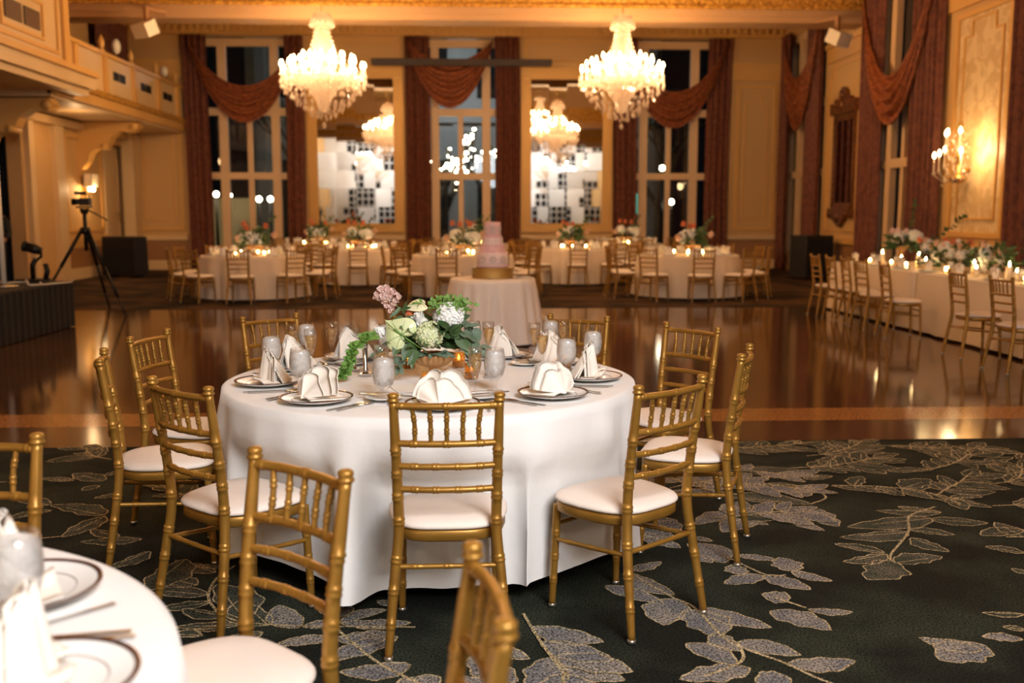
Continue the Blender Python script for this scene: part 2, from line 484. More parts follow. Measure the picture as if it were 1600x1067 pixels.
m = MB(); m.box(XL, XR, 7.54, 15.9, -0.1, 0.0, 0); m.box(XL, XR, 7.08, 7.54, -0.1, 0.0, 1); m.box(XL, XR, 6.44, 7.08, -0.1, 0.0, 2)
struct(m, 'floor', [M['stone'], M['stripe'], M['speckle']])
m = MB(); m.box(XL, XR, 15.9, YB, -0.1, 0.004); struct(m, 'floor_carpet', [M['carpet_far']])

# patterned carpet: pile with woven leaves
def leaf_outline(x0, y0, x1, y1, w, seed):
    r = random.Random(seed)
    dx, dy = x1 - x0, y1 - y0
    L = sqrt(dx * dx + dy * dy) + 1e-6
    ux, uy = dx / L, dy / L; px, py = -uy, ux
    hw = max(0.022, min(w * L * 0.62, 0.085)); pk = r.uniform(0.75, 1.0)
    n = 16; ph = r.uniform(0, 6); amp = r.uniform(0.05, 0.16); bend = r.uniform(-0.12, 0.12) * L
    def side(sg):
        o = []
        for i in range(n + 1):
            t = i / n
            q = hw * (sin(pi * t ** pk) ** 0.75) * (1 + amp * sin(3 * pi * t * 2 + ph + sg)) + 0.0005
            b = bend * sin(pi * t)
            o.append((x0 + ux * L * t + px * (sg * q + b), y0 + uy * L * t + py * (sg * q + b)))
        return o
    A = side(1); B = side(-1)
    return A, B
cm = MB(); cm.box(XL, XR, YF, 6.44, -0.1, 0.0, 0)
ZI = [0.0006]
def nz():
    ZI[0] += 0.000012
    return ZI[0]
def carpet_leaf(x0, y0, x1, y1, w, style, seed):
    A, B = leaf_outline(x0, y0, x1, y1, w, seed)
    z = nz(); n = len(A)
    cm.add([(x, y, z) for x, y in A] + [(x, y, z) for x, y in B], [(i, n + i, n + i + 1, i + 1) for i in range(n - 1)], 1 if style == 0 else 2, False)
    loop = A + B[::-1][1:-1]
    ribbon(loop + [loop[0]], 0.0034, z + 0.0002)
    if style == 1 and w < 0.5:
        ribbon([(x0 + (x1 - x0) * t, y0 + (y1 - y0) * t) for t in (0, 0.35, 0.7)], 0.0028, z + 0.0002)
def ribbon(pts, hw, z, mi=3):
    vs = []; n = len(pts)
    for i in range(n):
        a = pts[max(0, i - 1)]; b = pts[min(n - 1, i + 1)]
        dx, dy = b[0] - a[0], b[1] - a[1]; L = sqrt(dx * dx + dy * dy) + 1e-9
        nx, ny = -dy / L * hw, dx / L * hw
        vs += [(pts[i][0] + nx, pts[i][1] + ny, z), (pts[i][0] - nx, pts[i][1] - ny, z)]
    cm.add(vs, [(2 * i, 2 * i + 1, 2 * i + 3, 2 * i + 2) for i in range(n - 1)], mi, False)
LV = [(0.67, 4.05, 0.83, 4.15, 0.3), (0.66, 4.03, 0.81, 3.77, 0.32), (0.55, 3.88, 0.75, 3.68, 0.28), (0.81, 3.73, 0.71, 3.48, 0.5), (0.82, 3.62, 0.89, 3.37, 0.6), (0.88, 3.64, 1.1, 3.44, 0.3), (0.88, 3.4, 0.93, 3.25, 0.5), (0.94, 3.32, 1.13, 3.21, 0.4), (0.76, 3.32, 0.89, 3.14, 0.4), (1.06, 3.14, 1.3, 3.16, 0.35), (0.93, 3.12, 0.68, 3.05, 0.35), (1.04, 3.04, 0.92, 3.02, 0.7), (1.14, 3.59, 1.31, 3.41, 0.45), (1.26, 3.72, 1.16, 3.76, 0.9), (1.29, 3.6, 1.45, 3.57, 0.3), (1.23, 3.97, 1.37, 3.8, 0.4), (1.36, 4.01, 1.36, 4.18, 0.6), (1.36, 4.01, 1.49, 3.89, 0.35), (1.18, 4.22, 1.34, 4.15, 0.3), (1.15, 3.98, 1.13, 4.1, 0.6), (1.22, 3.97, 1.04, 3.88, 0.4), (1.01, 4.4, 1.1, 4.12, 0.5), (1.05, 4.13, 0.98, 4.22, 0.5), (1.02, 4.46, 1.12, 4.41, 0.4), (1.76, 4.9, 1.78, 4.6, 0.4), (1.57, 4.69, 1.69, 4.54, 0.3), (1.59, 4.74, 1.54, 4.78, 0.8), (1.37, 4.87, 1.1, 4.66, 0.3), (1.33, 4.78, 1.45, 4.64, 0.3), (1.44, 4.9, 1.2, 4.54, 0.4)]
L2 = [(2.29, 4.71, 1.82, 4.59, 0.3), (2.08, 4.5, 1.73, 4.44, 0.3), (1.85, 4.22, 1.67, 4.35, 0.3), (1.85, 4.2, 1.62, 4.11, 0.3), (1.84, 4.09, 2.08, 4.16, 0.4), (1.83, 4.12, 1.64, 3.9, 0.6), (2.1, 4.54, 2.28, 4.45, 0.35), (2.06, 4.42, 2.14, 4.22, 0.4), (2.28, 4.69, 2.53, 4.62, 0.4), (2.21, 4.91, 2.39, 4.81, 0.3), (2.39, 4.81, 2.07, 4.85, 0.25), (2.65, 4.51, 2.4, 4.44, 0.35), (2.59, 4.4, 2.57, 4.63, 0.4), (2.47, 4.19, 2.34, 4.28, 0.4), (2.33, 3.94, 2.31, 4.0, 0.6), (2.09, 3.52, 1.94, 3.54, 0.25), (2.01, 3.38, 1.95, 3.41, 0.4), (2.42, 5.56, 2.28, 5.78, 0.4), (2.46, 5.62, 2.74, 5.64, 0.3), (2.37, 5.24, 2.57, 5.34, 0.4), (2.89, 6.12, 3.02, 5.66, 0.25), (2.44, 5.96, 2.58, 5.83, 0.3), (2.3, 6.18, 2.56, 6.1, 0.4), (2.02, 5.33, 2.2, 5.21, 0.3), (1.91, 5.47, 2.09, 5.52, 0.4), (1.67, 5.38, 1.82, 5.32, 0.4), (1.57, 5.66, 1.94, 5.67, 0.5), (1.35, 5.14, 1.78, 4.97, 0.3), (1.3, 4.86, 1.52, 4.72, 0.4)]
L2B = [(1.77, 3.22, 1.6, 3.33, 0.35), (1.8, 3.26, 1.59, 3.15, 0.7), (1.96, 3.3, 1.83, 3.33, 0.4)]
L3 = [(-0.84, 3.55, -1.08, 3.54, 0.2), (-0.91, 3.63, -1.1, 3.71, 0.3), (-1.01, 3.77, -1.2, 3.7, 0.3), (-1.04, 3.85, -1.3, 3.92, 0.3), (-1.11, 3.96, -1.32, 4.07, 0.35), (-1.07, 4.1, -1.28, 4.26, 0.3), (-1.04, 4.17, -1.17, 4.19, 0.3), (-0.84, 3.6, -1.03, 3.96, 0.4), (-0.74, 3.54, -0.9, 3.79, 0.4), (-0.75, 3.48, -0.88, 3.38, 0.35), (-0.89, 3.52, -1.0, 3.51, 0.3), (-0.96, 3.46, -1.08, 3.48, 0.4)]
L3B = [(-0.63, 3.51, -0.74, 3.73, 0.4), (-0.5, 3.55, -0.61, 3.52, 0.5), (-0.46, 3.61, -0.54, 3.75, 0.6), (-0.22, 3.54, -0.48, 3.55, 0.25), (-0.49, 3.42, -0.69, 3.36, 0.3), (-0.29, 3.45, -0.48, 3.41, 0.5), (-0.26, 3.42, -0.49, 3.23, 0.3), (-0.2, 3.19, -0.43, 3.15, 0.4), (-0.3, 3.71, -0.36, 3.76, 0.5), (-0.32, 3.67, -0.48, 3.55, 0.3), (0.0, 3.3, 0.2, 3.22, 0.4), (0.0, 3.25, 0.15, 3.05, 0.4), (-0.1, 3.1, -0.3, 2.95, 0.4), (-0.05, 3.1, 0.12, 2.9, 0.35), (0.3, 3.2, 0.5, 3.05, 0.4), (0.25, 3.1, 0.35, 2.9, 0.4)]
L4 = [(-1.83, 4.94, -2.17, 5.13, 0.3), (-1.82, 4.92, -1.9, 4.6, 0.3), (-2.24, 5.61, -2.44, 5.67, 0.3), (-2.07, 5.6, -2.3, 5.77, 0.4), (-2.04, 5.82, -2.1, 5.71, 0.4), (-2.06, 5.5, -2.11, 5.4, 0.5), (-1.89, 5.34, -1.99, 5.25, 0.4), (-2.13, 5.04, -2.29, 4.88, 0.3), (-2.18, 5.13, -2.42, 5.27, 0.3), (-1.52, 4.55, -1.79, 4.53, 0.3), (-1.43, 4.38, -1.54, 4.17, 0.3), (-1.64, 4.59, -1.81, 4.71, 0.3), (-1.24, 4.27, -1.3, 3.9, 0.4), (-2.49, 6.26, -2.3, 6.31, 0.3)]
k = 0
for lst, st in ((LV, 0), (L2, 1), (L2B, 0), (L3, 1), (L3B, 0), (L4, 1)):
    for q in lst:
        k += 1; carpet_leaf(*q, st, k)
for pts in ([(0.66, 4.04), (0.8, 3.74), (0.86, 3.64), (0.9, 3.38), (0.95, 3.27), (1.05, 3.16), (1.12, 3.05), (1.2, 2.95)],
            [(0.94, 3.3), (0.93, 3.2), (0.88, 3.14), (0.75, 3.06)], [(1.13, 4.2), (1.24, 3.97), (1.33, 3.97)], [(1.2, 3.72), (1.3, 3.6)],
            [(1.78, 4.98), (1.9, 5.1), (1.86, 5.3), (1.7, 5.36)], [(2.4, 4.9), (2.2, 4.75), (2.08, 4.5), (1.87, 4.2), (1.83, 4.1)],
            [(-0.2, 3.5), (-0.8, 3.56), (-1.0, 3.75), (-1.05, 4.0), (-1.0, 4.2)], [(-0.5, 3.52), (-0.3, 3.2), (-0.1, 3.0)]):
    # smooth stem
    P = []
    for i in range(len(pts) - 1):
        p0 = pts[max(0, i - 1)]; p1 = pts[i]; p2 = pts[i + 1]; p3 = pts[min(len(pts) - 1, i + 2)]
        for s_ in range(6):
            t = s_ / 6
            P.append(tuple(0.5 * ((2 * p1[c]) + (-p0[c] + p2[c]) * t + (2 * p0[c] - 5 * p1[c] + 4 * p2[c] - p3[c]) * t * t + (-p0[c] + 3 * p1[c] - 3 * p2[c] + p3[c]) * t ** 3) for c in (0, 1)))
    ribbon(P, 0.006, nz() + 0.0002)
rr = random.Random(21)
def sprig(cx, cy, a, n, style):
    x, y = cx, cy
    pts = [(x, y)]
    turn = rr.uniform(-0.25, 0.25)
    for i in range(n):
        a += turn + rr.uniform(-0.12, 0.12)
        x += cos(a) * 0.13; y += sin(a) * 0.13
        pts.append((x, y))
        for sg in (1, -1):
            if rr.random() < 0.85:
                b = a + sg * rr.uniform(0.5, 1.1); L = rr.uniform(0.17, 0.3)
                carpet_leaf(x, y, min(XR, x + cos(b) * L), min(6.42, y + sin(b) * L), rr.uniform(0.28, 0.45), style, rr.random())
    carpet_leaf(x, y, x + cos(a) * 0.22, min(6.42, y + sin(a) * 0.22), 0.35, style, rr.random())
    ribbon([(q[0], min(q[1], 6.42)) for q in pts], 0.006, nz() + 0.0002)
sp = [(1.3, 5.7, 0.1, 4, 0), (2.1, 6.0, 0.2, 5, 1), (2.5, 5.1, 0.7, 4, 1), (3.0, 5.8, -0.3, 4, 1), (2.7, 4.9, 0.2, 5, 1), (-2.2, 6.1, 2.8, 4, 1), (-1.6, 5.9, 0.2, 4, 1),
      (-2.6, 5.6, 3.5, 4, 1), (-0.3, 5.9, 0.1, 4, 0), (0.9, 5.9, 2.9, 4, 1), (-1.7, 3.9, 3.6, 4, 1), (-1.5, 3.4, 4.1, 4, 1), (-2.2, 4.3, 3.1, 4, 1), (0.6, 2.9, 5.0, 4, 0), (1.2, 2.5, 5.4, 3, 0),
      (2.4, 3.4, 5.6, 4, 1), (2.9, 4.2, 0.0, 4, 1), (0.2, 4.9, 1.0, 4, 0), (-0.8, 4.6, 2.2, 4, 1), (-0.6, 2.6, 4.6, 4, 0), (1.45, 5.15, 2.7, 4, 0), (1.1, 5.3, 0.6, 3, 0), (1.0, 4.9, 3.9, 3, 0),
      (3.4, 5.0, 1.2, 4, 1), (3.6, 6.0, 3.4, 4, 1), (1.5, 6.2, 0.0, 5, 1), (2.6, 6.25, 0.0, 5, 1), (1.9, 5.7, 0.1, 5, 1), (2.6, 5.6, 0.2, 5, 1), (2.0, 5.3, 0.3, 5, 1), (2.9, 5.3, 0.0, 4, 1), (2.5, 4.4, -0.2, 4, 1), (1.3, 5.4, 0.2, 4, 0), (1.2, 4.75, 0.1, 3, 0), (-2.7, 5.0, 2.9, 4, 1), (-1.9, 4.6, 3.3, 4, 1), (-1.3, 5.1, 2.6, 4, 1), (-1.4, 3.0, 3.9, 3, 1), (-0.9, 3.0, 4.4, 4, 1), (0.2, 3.6, 4.9, 4, 0), (0.9, 2.7, 5.9, 4, 0), (1.9, 3.0, 5.8, 4, 0)]
for q in sp: sprig(*q)
for i in range(30):
    sprig(rr.uniform(-8.4, 7.9), rr.uniform(-9, 1.6), rr.uniform(0, 6.28), 4, i % 2)
for i in range(14):
    sprig(rr.choice((rr.uniform(-8.4, -3.4), rr.uniform(3.9, 7.9))), rr.uniform(1.6, 5.8), rr.uniform(0, 6.28), 4, 1)
struct(cm, 'floor_rug_field', [M['carpet'], M['cleaf'], M['cleaf2'], M['cline']])

# ceiling and beams
m = MB(); m.box(XL - 0.3, XR + 0.3, YF - 0.3, YB + 0.3, ZC, ZC + 0.2); struct(m, 'ceiling', [M['ceil']])
def beam(y0, y1, name):
    m = MB()
    m.box(XL + 0.002, XR - 0.002, y0, y1, 5.52, 5.66, 1)
    m.box(XL + 0.002, XR - 0.002, y0 - 0.03, y1 + 0.03, 5.64, 5.78, 1)
    m.box(XL + 0.002, XR - 0.002, y0 - 0.08, y1 + 0.08, 5.78, 5.84, 0)
    m.box(XL + 0.002, XR - 0.002, y0 - 0.04, y1 + 0.04, 5.84, 6.5, 0)
    m.box(XL + 0.002, XR - 0.002, y0 - 0.12, y1 + 0.12, 6.5, ZC - 0.002, 1)
    struct(m, name, [M['goldorn'], M['beamcream']])
beam(21.6, 22.3, 'trim_1'); beam(4.6, 5.3, 'trim_2'); beam(-4.6, -3.9, 'trim_3')

# back wall with three window openings
def wall_with_holes(axis, at, a0, a1, z0, z1, holes, th, name, mats):
    """holes: (lo, hi, zlo, zhi) along the wall axis"""
    m = MB()
    xs = sorted(set([a0, a1] + [h[0] for h in holes] + [h[1] for h in holes]))
    for i in range(len(xs) - 1):
        lo, hi = xs[i], xs[i + 1]; zz = [(z0, z1)]
        for h in holes:
            if h[0] <= lo + 1e-6 and h[1] >= hi - 1e-6:
                n = []
                for q in zz:
                    if h[2] > q[0]: n.append((q[0], min(q[1], h[2])))
                    if h[3] < q[1]: n.append((max(q[0], h[3]), q[1]))
                zz = n
        for q in zz:
            if axis == 'x': m.box(lo, hi, min(at, at + th), max(at, at + th), q[0], q[1])
            else: m.box(min(at, at + th), max(at, at + th), lo, hi, q[0], q[1])
    return struct(m, name, mats)
BW = [(-7.0, -4.62, 0.02, 6.16), (-1.42, 1.06, 0.02, 6.16), (4.24, 6.70, 0.02, 6.16)]
wall_with_holes('x', YB, XL - 0.3, XR + 0.3, 0, ZC, BW, 0.3, 'wall_back', [M['wall']])
RW = [(24.1, 26.8, 0.1, 6.1), (18.6, 20.9, 0.1, 6.1), (12.2, 14.6, 0.1, 6.1)]
wall_with_holes('y', XR, YF - 0.3, YB, 0, ZC, RW, 0.3, 'wall_right', [M['wall']])
wall_with_holes('y', XL, YF - 0.3, YB, 0, ZC, [(16.0, 20.9, 0.0, 3.3), (25.55, 27.15, 0.0, 3.25), (24.9, 27.2, 4.9, 6.3)], -0.3, 'wall_left', [M['wall']])
RWF = [(-7.5 + 2.5 * i, -6.0 + 2.5 * i, 0.6, 3.6) for i in range(7)] + [(-7.5 + 2.5 * i, -6.0 + 2.5 * i, 4.2, 6.2) for i in range(7)]
wall_with_holes('x', YF, XL - 0.3, XR + 0.3, 0, ZC, RWF, -0.3, 'wall_rear', [M['whitewall']])
m = MB()
m.box(XL - 1.6, XL - 1.5, 15.5, 21.4, 0, 3.6); m.box(XL - 1.6, XL - 0.3, 15.4, 15.5, 0, 3.6); m.box(XL - 1.6, XL - 0.3, 21.4, 21.5, 0, 3.6); m.box(XL - 1.6, XL - 0.3, 15.4, 21.5, 3.5, 3.6)
m.box(XL - 0.7, XL - 0.6, 25.3, 27.4, 0, 3.5, 1); m.box(XL - 0.7, XL - 0.3, 24.9, 25.3, 0, 3.5, 1); m.box(XL - 0.7, XL - 0.3, 27.3, 27.4, 0, 3.5, 1); m.box(XL - 0.7, XL - 0.3, 24.9, 27.4, 3.3, 3.5, 1)
m.box(XL - 0.42, XL - 0.3, 24.6, 27.4, 4.6, 6.5, 1)
m.box(XL - 1.6, XL, 15.5, 27.4, -0.1, 0.0, 0)
struct(m, 'wall_left_recess', [M['night'], M['wall']])  # lining coloured near-black so the doorway reads dark
m = MB()
for h in RWF: m.box(h[0] - 0.1, h[1] + 0.1, YF - 0.42, YF - 0.31, h[2] - 0.1, h[3] + 0.1)
struct(m, 'wall_rear_backing', [M['night']])
# rear windows: white grids against dark panes (they show in the mirrors)
for i in range(7):
    x0 = -7.5 + 2.5 * i
    for (z0, z1) in ((0.6, 3.6), (4.2, 6.2)):
        g = sgroup('window_%d' % (20 + i * 2 + (z0 > 2)))
        m = MB(); nx = 5; nzn = int((z1 - z0) / 0.42)
        for j in range(nx): m.box(x0 + 1.5 * j / (nx - 1) - 0.035, x0 + 1.5 * j / (nx - 1) + 0.035, YF - 0.12, YF - 0.06, z0, z1)
        for j in range(nzn + 1): m.box(x0, x0 + 1.5, YF - 0.12, YF - 0.06, z0 + (z1 - z0) * j / nzn - 0.035, z0 + (z1 - z0) * j / nzn + 0.035)
        m.build('window_frame', [M['whitewall']], g)

# mouldings of the back wall and side walls
m = MB()
segs = [(XL, -7.5), (-4.3, -1.7), (1.42, 3.9), (7.12, XR)]
m.box(XL + 0.001, XR - 0.001, YB - 0.16, YB - 0.001, 6.18, 6.32, 0)
m.box(XL + 0.001, XR - 0.001, YB - 0.34, YB - 0.001, 6.42, 6.6, 0)
m.box(XL + 0.001, XR - 0.001, YB - 0.5, YB - 0.001, 6.6, 6.72, 0)
x = XL + 0.05
while x < XR - 0.1:
    m.box(x, x + 0.1, YB - 0.27, YB - 0.16, 6.24, 6.42, 0); x += 0.19
m.box(XL + 0.001, XR - 0.001, YB - 0.16, YB - 0.002, 6.32, 6.42, 0)
struct(m, 'trim_4', [M['trimc']])
m = MB()
for a, b in segs:
    a += 0.01; b -= 0.01
    m.box(a, b, YB - 0.10, YB - 0.001, 5.42, 5.52, 0); m.box(a, b, YB - 0.05, YB - 0.001, 5.1, 5.42, 0); m.box(a, b, YB - 0.08, YB - 0.001, 5.06, 5.12, 0)
    m.box(a, b, YB - 0.09, YB - 0.001, 0.80, 0.92, 1); m.box(a, b, YB - 0.05, YB - 0.001, 0.0, 0.26, 1); m.box(a, b, YB - 0.03, YB - 0.001, 0.26, 0.80, 2)
# tall panel mouldings
def panel_frame(m, axis, at, sg, a, b, z0, z1, w=0.07, d=0.04, mi=0, notch=0.0):
    def bx(p0, p1, q0, q1):
        if axis == 'x': m.box(p0, p1, min(at, at + sg * d), max(at, at + sg * d), q0, q1, mi)
        else: m.box(min(at, at + sg * d), max(at, at + sg * d), p0, p1, q0, q1, mi)
    if notch:
        n = notch
        bx(a, a + w, z0, z1 - n - w); bx(b - w, b, z0, z1 - n - w); bx(a + w, b - w, z0, z0 + w); bx(a + n + w, b - n - w, z1 - w, z1)
        bx(a, a + n, z1 - n - w, z1 - n); bx(b - n, b, z1 - n - w, z1 - n); bx(a + n, a + n + w, z1 - n - w, z1); bx(b - n - w, b - n, z1 - n - w, z1)
    else:
        bx(a, a + w, z0, z1); bx(b - w, b, z0, z1); bx(a + w, b - w, z0, z0 + w); bx(a + w, b - w, z1 - w, z1)
for a, b in ((-8.85, -7.6), (7.3, 8.4)):
    panel_frame(m, 'x', YB - 0.001, -1, a, b, 1.05, 4.95, 0.09, 0.05, 0)
    panel_frame(m, 'x', YB - 0.001, -1, a + 0.22, b - 0.22, 1.35, 4.7, 0.035, 0.03, 0, 0.2)
for a, b in ((-4.2, -1.8), (1.55, 3.85)):
    panel_frame(m, 'x', YB - 0.001, -1, a, b, 5.56, 6.1, 0.05, 0.03, 0)
struct(m, 'trim_5', [M['trimc'], M['creamtrim'], M['wainscot']])
m = MB()
m.box(XR - 0.5, XR - 0.001, YF, 21.45, 6.4, 6.62, 0); m.box(XR - 0.5, XR - 0.001, 22.45, YB - 0.5, 6.4, 6.62, 0)
for a, b in ((7.0, 12.0), (14.8, 18.3), (21.0, 23.9), (26.95, 27.25)):
    m.box(XR - 0.10, XR - 0.001, a, b, 5.32, 5.42, 0); m.box(XR - 0.05, XR - 0.001, a, b, 5.0, 5.32, 0)
    m.box(XR - 0.09, XR - 0.001, a, b, 0.82, 0.94, 0); m.box(XR - 0.05, XR - 0.001, a, b, 0.0, 0.28, 1); m.box(XR - 0.03, XR - 0.001, a, b, 0.28, 0.82, 2)
panel_frame(m, 'y', XR - 0.001, -1, 15.7, 17.55, 1.1, 4.9, 0.09, 0.05, 0)
panel_frame(m, 'y', XR - 0.001, -1, 15.98, 17.27, 1.4, 4.75, 0.035, 0.035, 0, 0.25)
panel_frame(m, 'y', XR - 0.001, -1, 21.15, 23.75, 1.1, 4.9, 0.05, 0.03, 0, 0.25)
struct(m, 'trim_6', [M['trimc'], M['creamtrim'], M['wainscot']])
m = MB(); m.box(XR - 0.012, XR - 0.001, 15.79, 17.46, 1.19, 4.81); struct(m, 'wall_right_panel', [M['damask']])
m = MB(); m.box(XL + 0.0, XL + 0.45, YF, 15.0, 6.4, 6.62, 0)
for a, b in ((21.0, 21.25), (22.35, 22.8)):
    m.box(XL + 0.001, XL + 0.12, a, b, 0, 3.4, 1)
m.box(XL + 0.001, XL + 0.18, 15.0, 27.25, 3.4, 3.56, 1)
for a, b in ((22.8, 25.35), (27.15, 27.25)):
    m.box(XL + 0.001, XL + 0.10, a, b, 0.86, 0.98, 0); m.box(XL + 0.001, XL + 0.06, a, b, 0.72, 0.86, 0); m.box(XL + 0.001, XL + 0.03, a, b, 0.26, 0.72, 2); m.box(XL + 0.001, XL + 0.06, a, b, 0, 0.26, 1)
panel_frame(m, 'y', XL + 0.001, 1, 23.0, 25.25, 1.08, 3.3, 0.09, 0.05, 0)
m.box(XL + 0.001, XL + 0.08, 25.3, 25.55, 0, 3.35, 1)
m.box(XL + 0.001, XL + 0.3, YB - 0.6, YB - 0.001, 0, 3.58, 1)
struct(m, 'trim_7', [M['trimc'], M['creamtrim'], M['wainscot']])
m = MB(); m.box(XL - 0.28, XL - 0.16, 25.56, 27.14, 0.0, 3.2, 0); panel_frame(m, 'y', XL - 0.16, 1, 25.8, 26.9, 0.3, 1.3, 0.05, 0.03); panel_frame(m, 'y', XL - 0.16, 1, 25.8, 26.9, 1.5, 2.95, 0.05, 0.03)
struct(m, 'door_1', [M['creamtrim']])

# windows
def window(axis, at, c, w, name, inner, dirn):
    g = sgroup(name); m = MB()
    cnt = [0]
    def bx(a, b, z0, z1, d=0.05):
        cnt[0] += 1; s0 = at + 0.08 - d * 0.5 + 0.0015 * cnt[0]
        if axis == 'x': m.box(a, b, s0, at + 0.12 + d * 0.5 + 0.0013 * cnt[0], z0, z1)
        else: m.box(s0, at + 0.12 + d * 0.5 + 0.0013 * cnt[0], a, b, z0, z1)
    lo, hi = c - w / 2, c + w / 2
    bx(lo, lo + 0.06, 0.1, 6.06); bx(hi - 0.06, hi, 0.1, 6.06); bx(lo, hi, 5.9, 6.1); bx(lo, hi, 0.05, 0.4, 0.07)
    for s in (-1, 1): bx(c + s * inner - 0.11, c + s * inner + 0.11, 0.1, 5.92, 0.1)
    bx(lo, hi, 4.1, 4.3, 0.09); bx(lo, hi, 2.42, 2.6, 0.09)
    bx(c - 0.07, c + 0.07, 0.4, 4.1, 0.06)
    m.build('window_frame', [M['winframe']], g)
    m = MB()
    if axis == 'x': m.box(lo + 0.01, hi - 0.01, at + 0.2, at + 0.206, 0.1, 6.06)
    else: m.box(at + 0.2, at + 0.206, lo + 0.01, hi - 0.01, 0.1, 6.06)
    m.build('window_glass', [M['winglass']], g)
M['winglass'] = glassy('window_glass_pane', tint=(235, 240, 240), refl=0.07, rough=0.02)
for i, h in enumerate(BW): window('x', YB, (h[0] + h[1]) / 2, h[1] - h[0], 'window_%d' % (i + 1), 0.69, 1)
for i, h in enumerate(RW): window('y', XR, (h[0] + h[1]) / 2, h[1] - h[0], 'window_%d' % (i + 4), 0.62, 1)

# ---- the balcony
bal = sgroup('wall_left_balcony')
m = MB()
m.box(XL + 0.001, -7.55, 18.9, YB - 0.002, 3.62, 3.80, 0)                       # soffit slab
m.box(-7.62, -7.48, 18.9, YB - 0.002, 3.66, 3.86, 1); m.box(-7.58, -7.42, 18.9, YB - 0.002, 3.86, 3.98, 2)
m.box(-7.60, -7.52, 18.9, YB - 0.002, 3.98, 4.76, 0); m.box(-7.64, -7.46, 18.9, YB - 0.002, 4.74, 4.82, 1)
for y in (20.0, 21.6, 23.4, 25.2, 26.8): m.box(-7.56, -7.46, y - 0.09, y + 0.09, 3.98, 4.76, 1)
m.build('balcony_parapet', [M['creamtrim'], M['trimc'], M['goldorn']], bal)
for y in (22.5, 24.3, 26.0):
    m = MB()
    for s in (-0.2, 0.2): m.box(-7.515, -7.505, y + s - 0.17, y + s + 0.17, 4.32, 4.5)
    m.build('vent', [M['black']], bal)
for y in (21.6, 23.4, 25.2, 26.8):
    m = MB(); m.lathe([(0.07, 0), (0.07, 0.04), (0.03, 0.07), (0.06, 0.14), (0.07, 0.2), (0.03, 0.3), (0.0, 0.36)], 12, (-7.55, y, 4.82))
    m.build('finial', [M['trimc']], bal)
# opera box in front of the balcony
box_ = sgroup('wall_left_box')
m = MB()
m.box(XL + 0.001, -7.2, 11.0, 19.8, 3.72, 3.84, 0)
m.box(-7.3, -7.1, 11.0, 19.9, 3.84, 4.06, 0); m.box(-7.3, -7.02, 11.0, 19.9, 4.06, 4.16, 1)
m.box(-7.32, -7.2, 15.6, 18.85, 4.16, 7.28, 0)
m.box(-7.22, -7.12, 15.55, 15.85, 4.16, 7.28, 1); m.box(-7.22, -7.14, 18.62, 18.86, 4.16, 7.28, 1)
m.box(XL + 0.001, -7.25, 18.72, 18.84, 4.16, 7.28, 0)
panel_frame(m, 'y', -7.2, 1, 16.0, 18.45, 4.28, 6.2, 0.06, 0.03, 1); panel_frame(m, 'y', -7.2, 1, 16.25, 17.85, 4.42, 5.05, 0.05, 0.03, 1)
m.box(-7.5, -7.3, 11.0, 15.6, 4.16, 7.28, 2)  # near-black slab painted in as the dark opening beside the box
m.build('box_front', [M['creamtrim'], M['trimc'], M['night']], box_)
for y in (16.7, 17.4):
    m = MB(); m.box(-7.195, -7.18, y - 0.3, y + 0.3, 4.56, 4.86); m.build('vent', [M['black']], box_)
    m = MB()
    for k in range(6): m.box(-7.18, -7.172, y - 0.3, y + 0.3, 4.58 + k * 0.045, 4.595 + k * 0.045)
    m.build('vent_slat', [M['wainscot']], box_)
# scroll brackets under the balcony
def corbel(y, name):
    m = MB()
    prof = []
    pts = [(0, 0), (1.35, 0), (1.42, -0.1), (1.33, -0.22), (1.15, -0.24), (1.0, -0.2), (0.8, -0.34), (0.72, -0.5), (0.6, -0.62), (0.45, -0.6), (0.3, -0.7), (0.22, -0.9), (0.1, -1.05), (0, -1.1)]
    Mx = Matrix(((1, 0, 0, XL + 0.001), (0, 0, 1, y - 0.17), (0, 1, 0, 3.6), (0, 0, 0, 1)))
    m.prism(pts, 0, 0.34, 0, False, Mx)
    m.tube([(XL + 1.3, y - 0.2, 3.48), (XL + 1.3, y + 0.2, 3.48)], 0.09, 12, 0); m.tube([(XL + 0.62, y - 0.2, 3.05), (XL + 0.62, y + 0.2, 3.05)], 0.07, 12, 0)
    o = m.build(name, [M['trimc']], None); o['kind'] = 'structure'
corbel(24.0, 'trim_8'); corbel(19.2, 'trim_9')

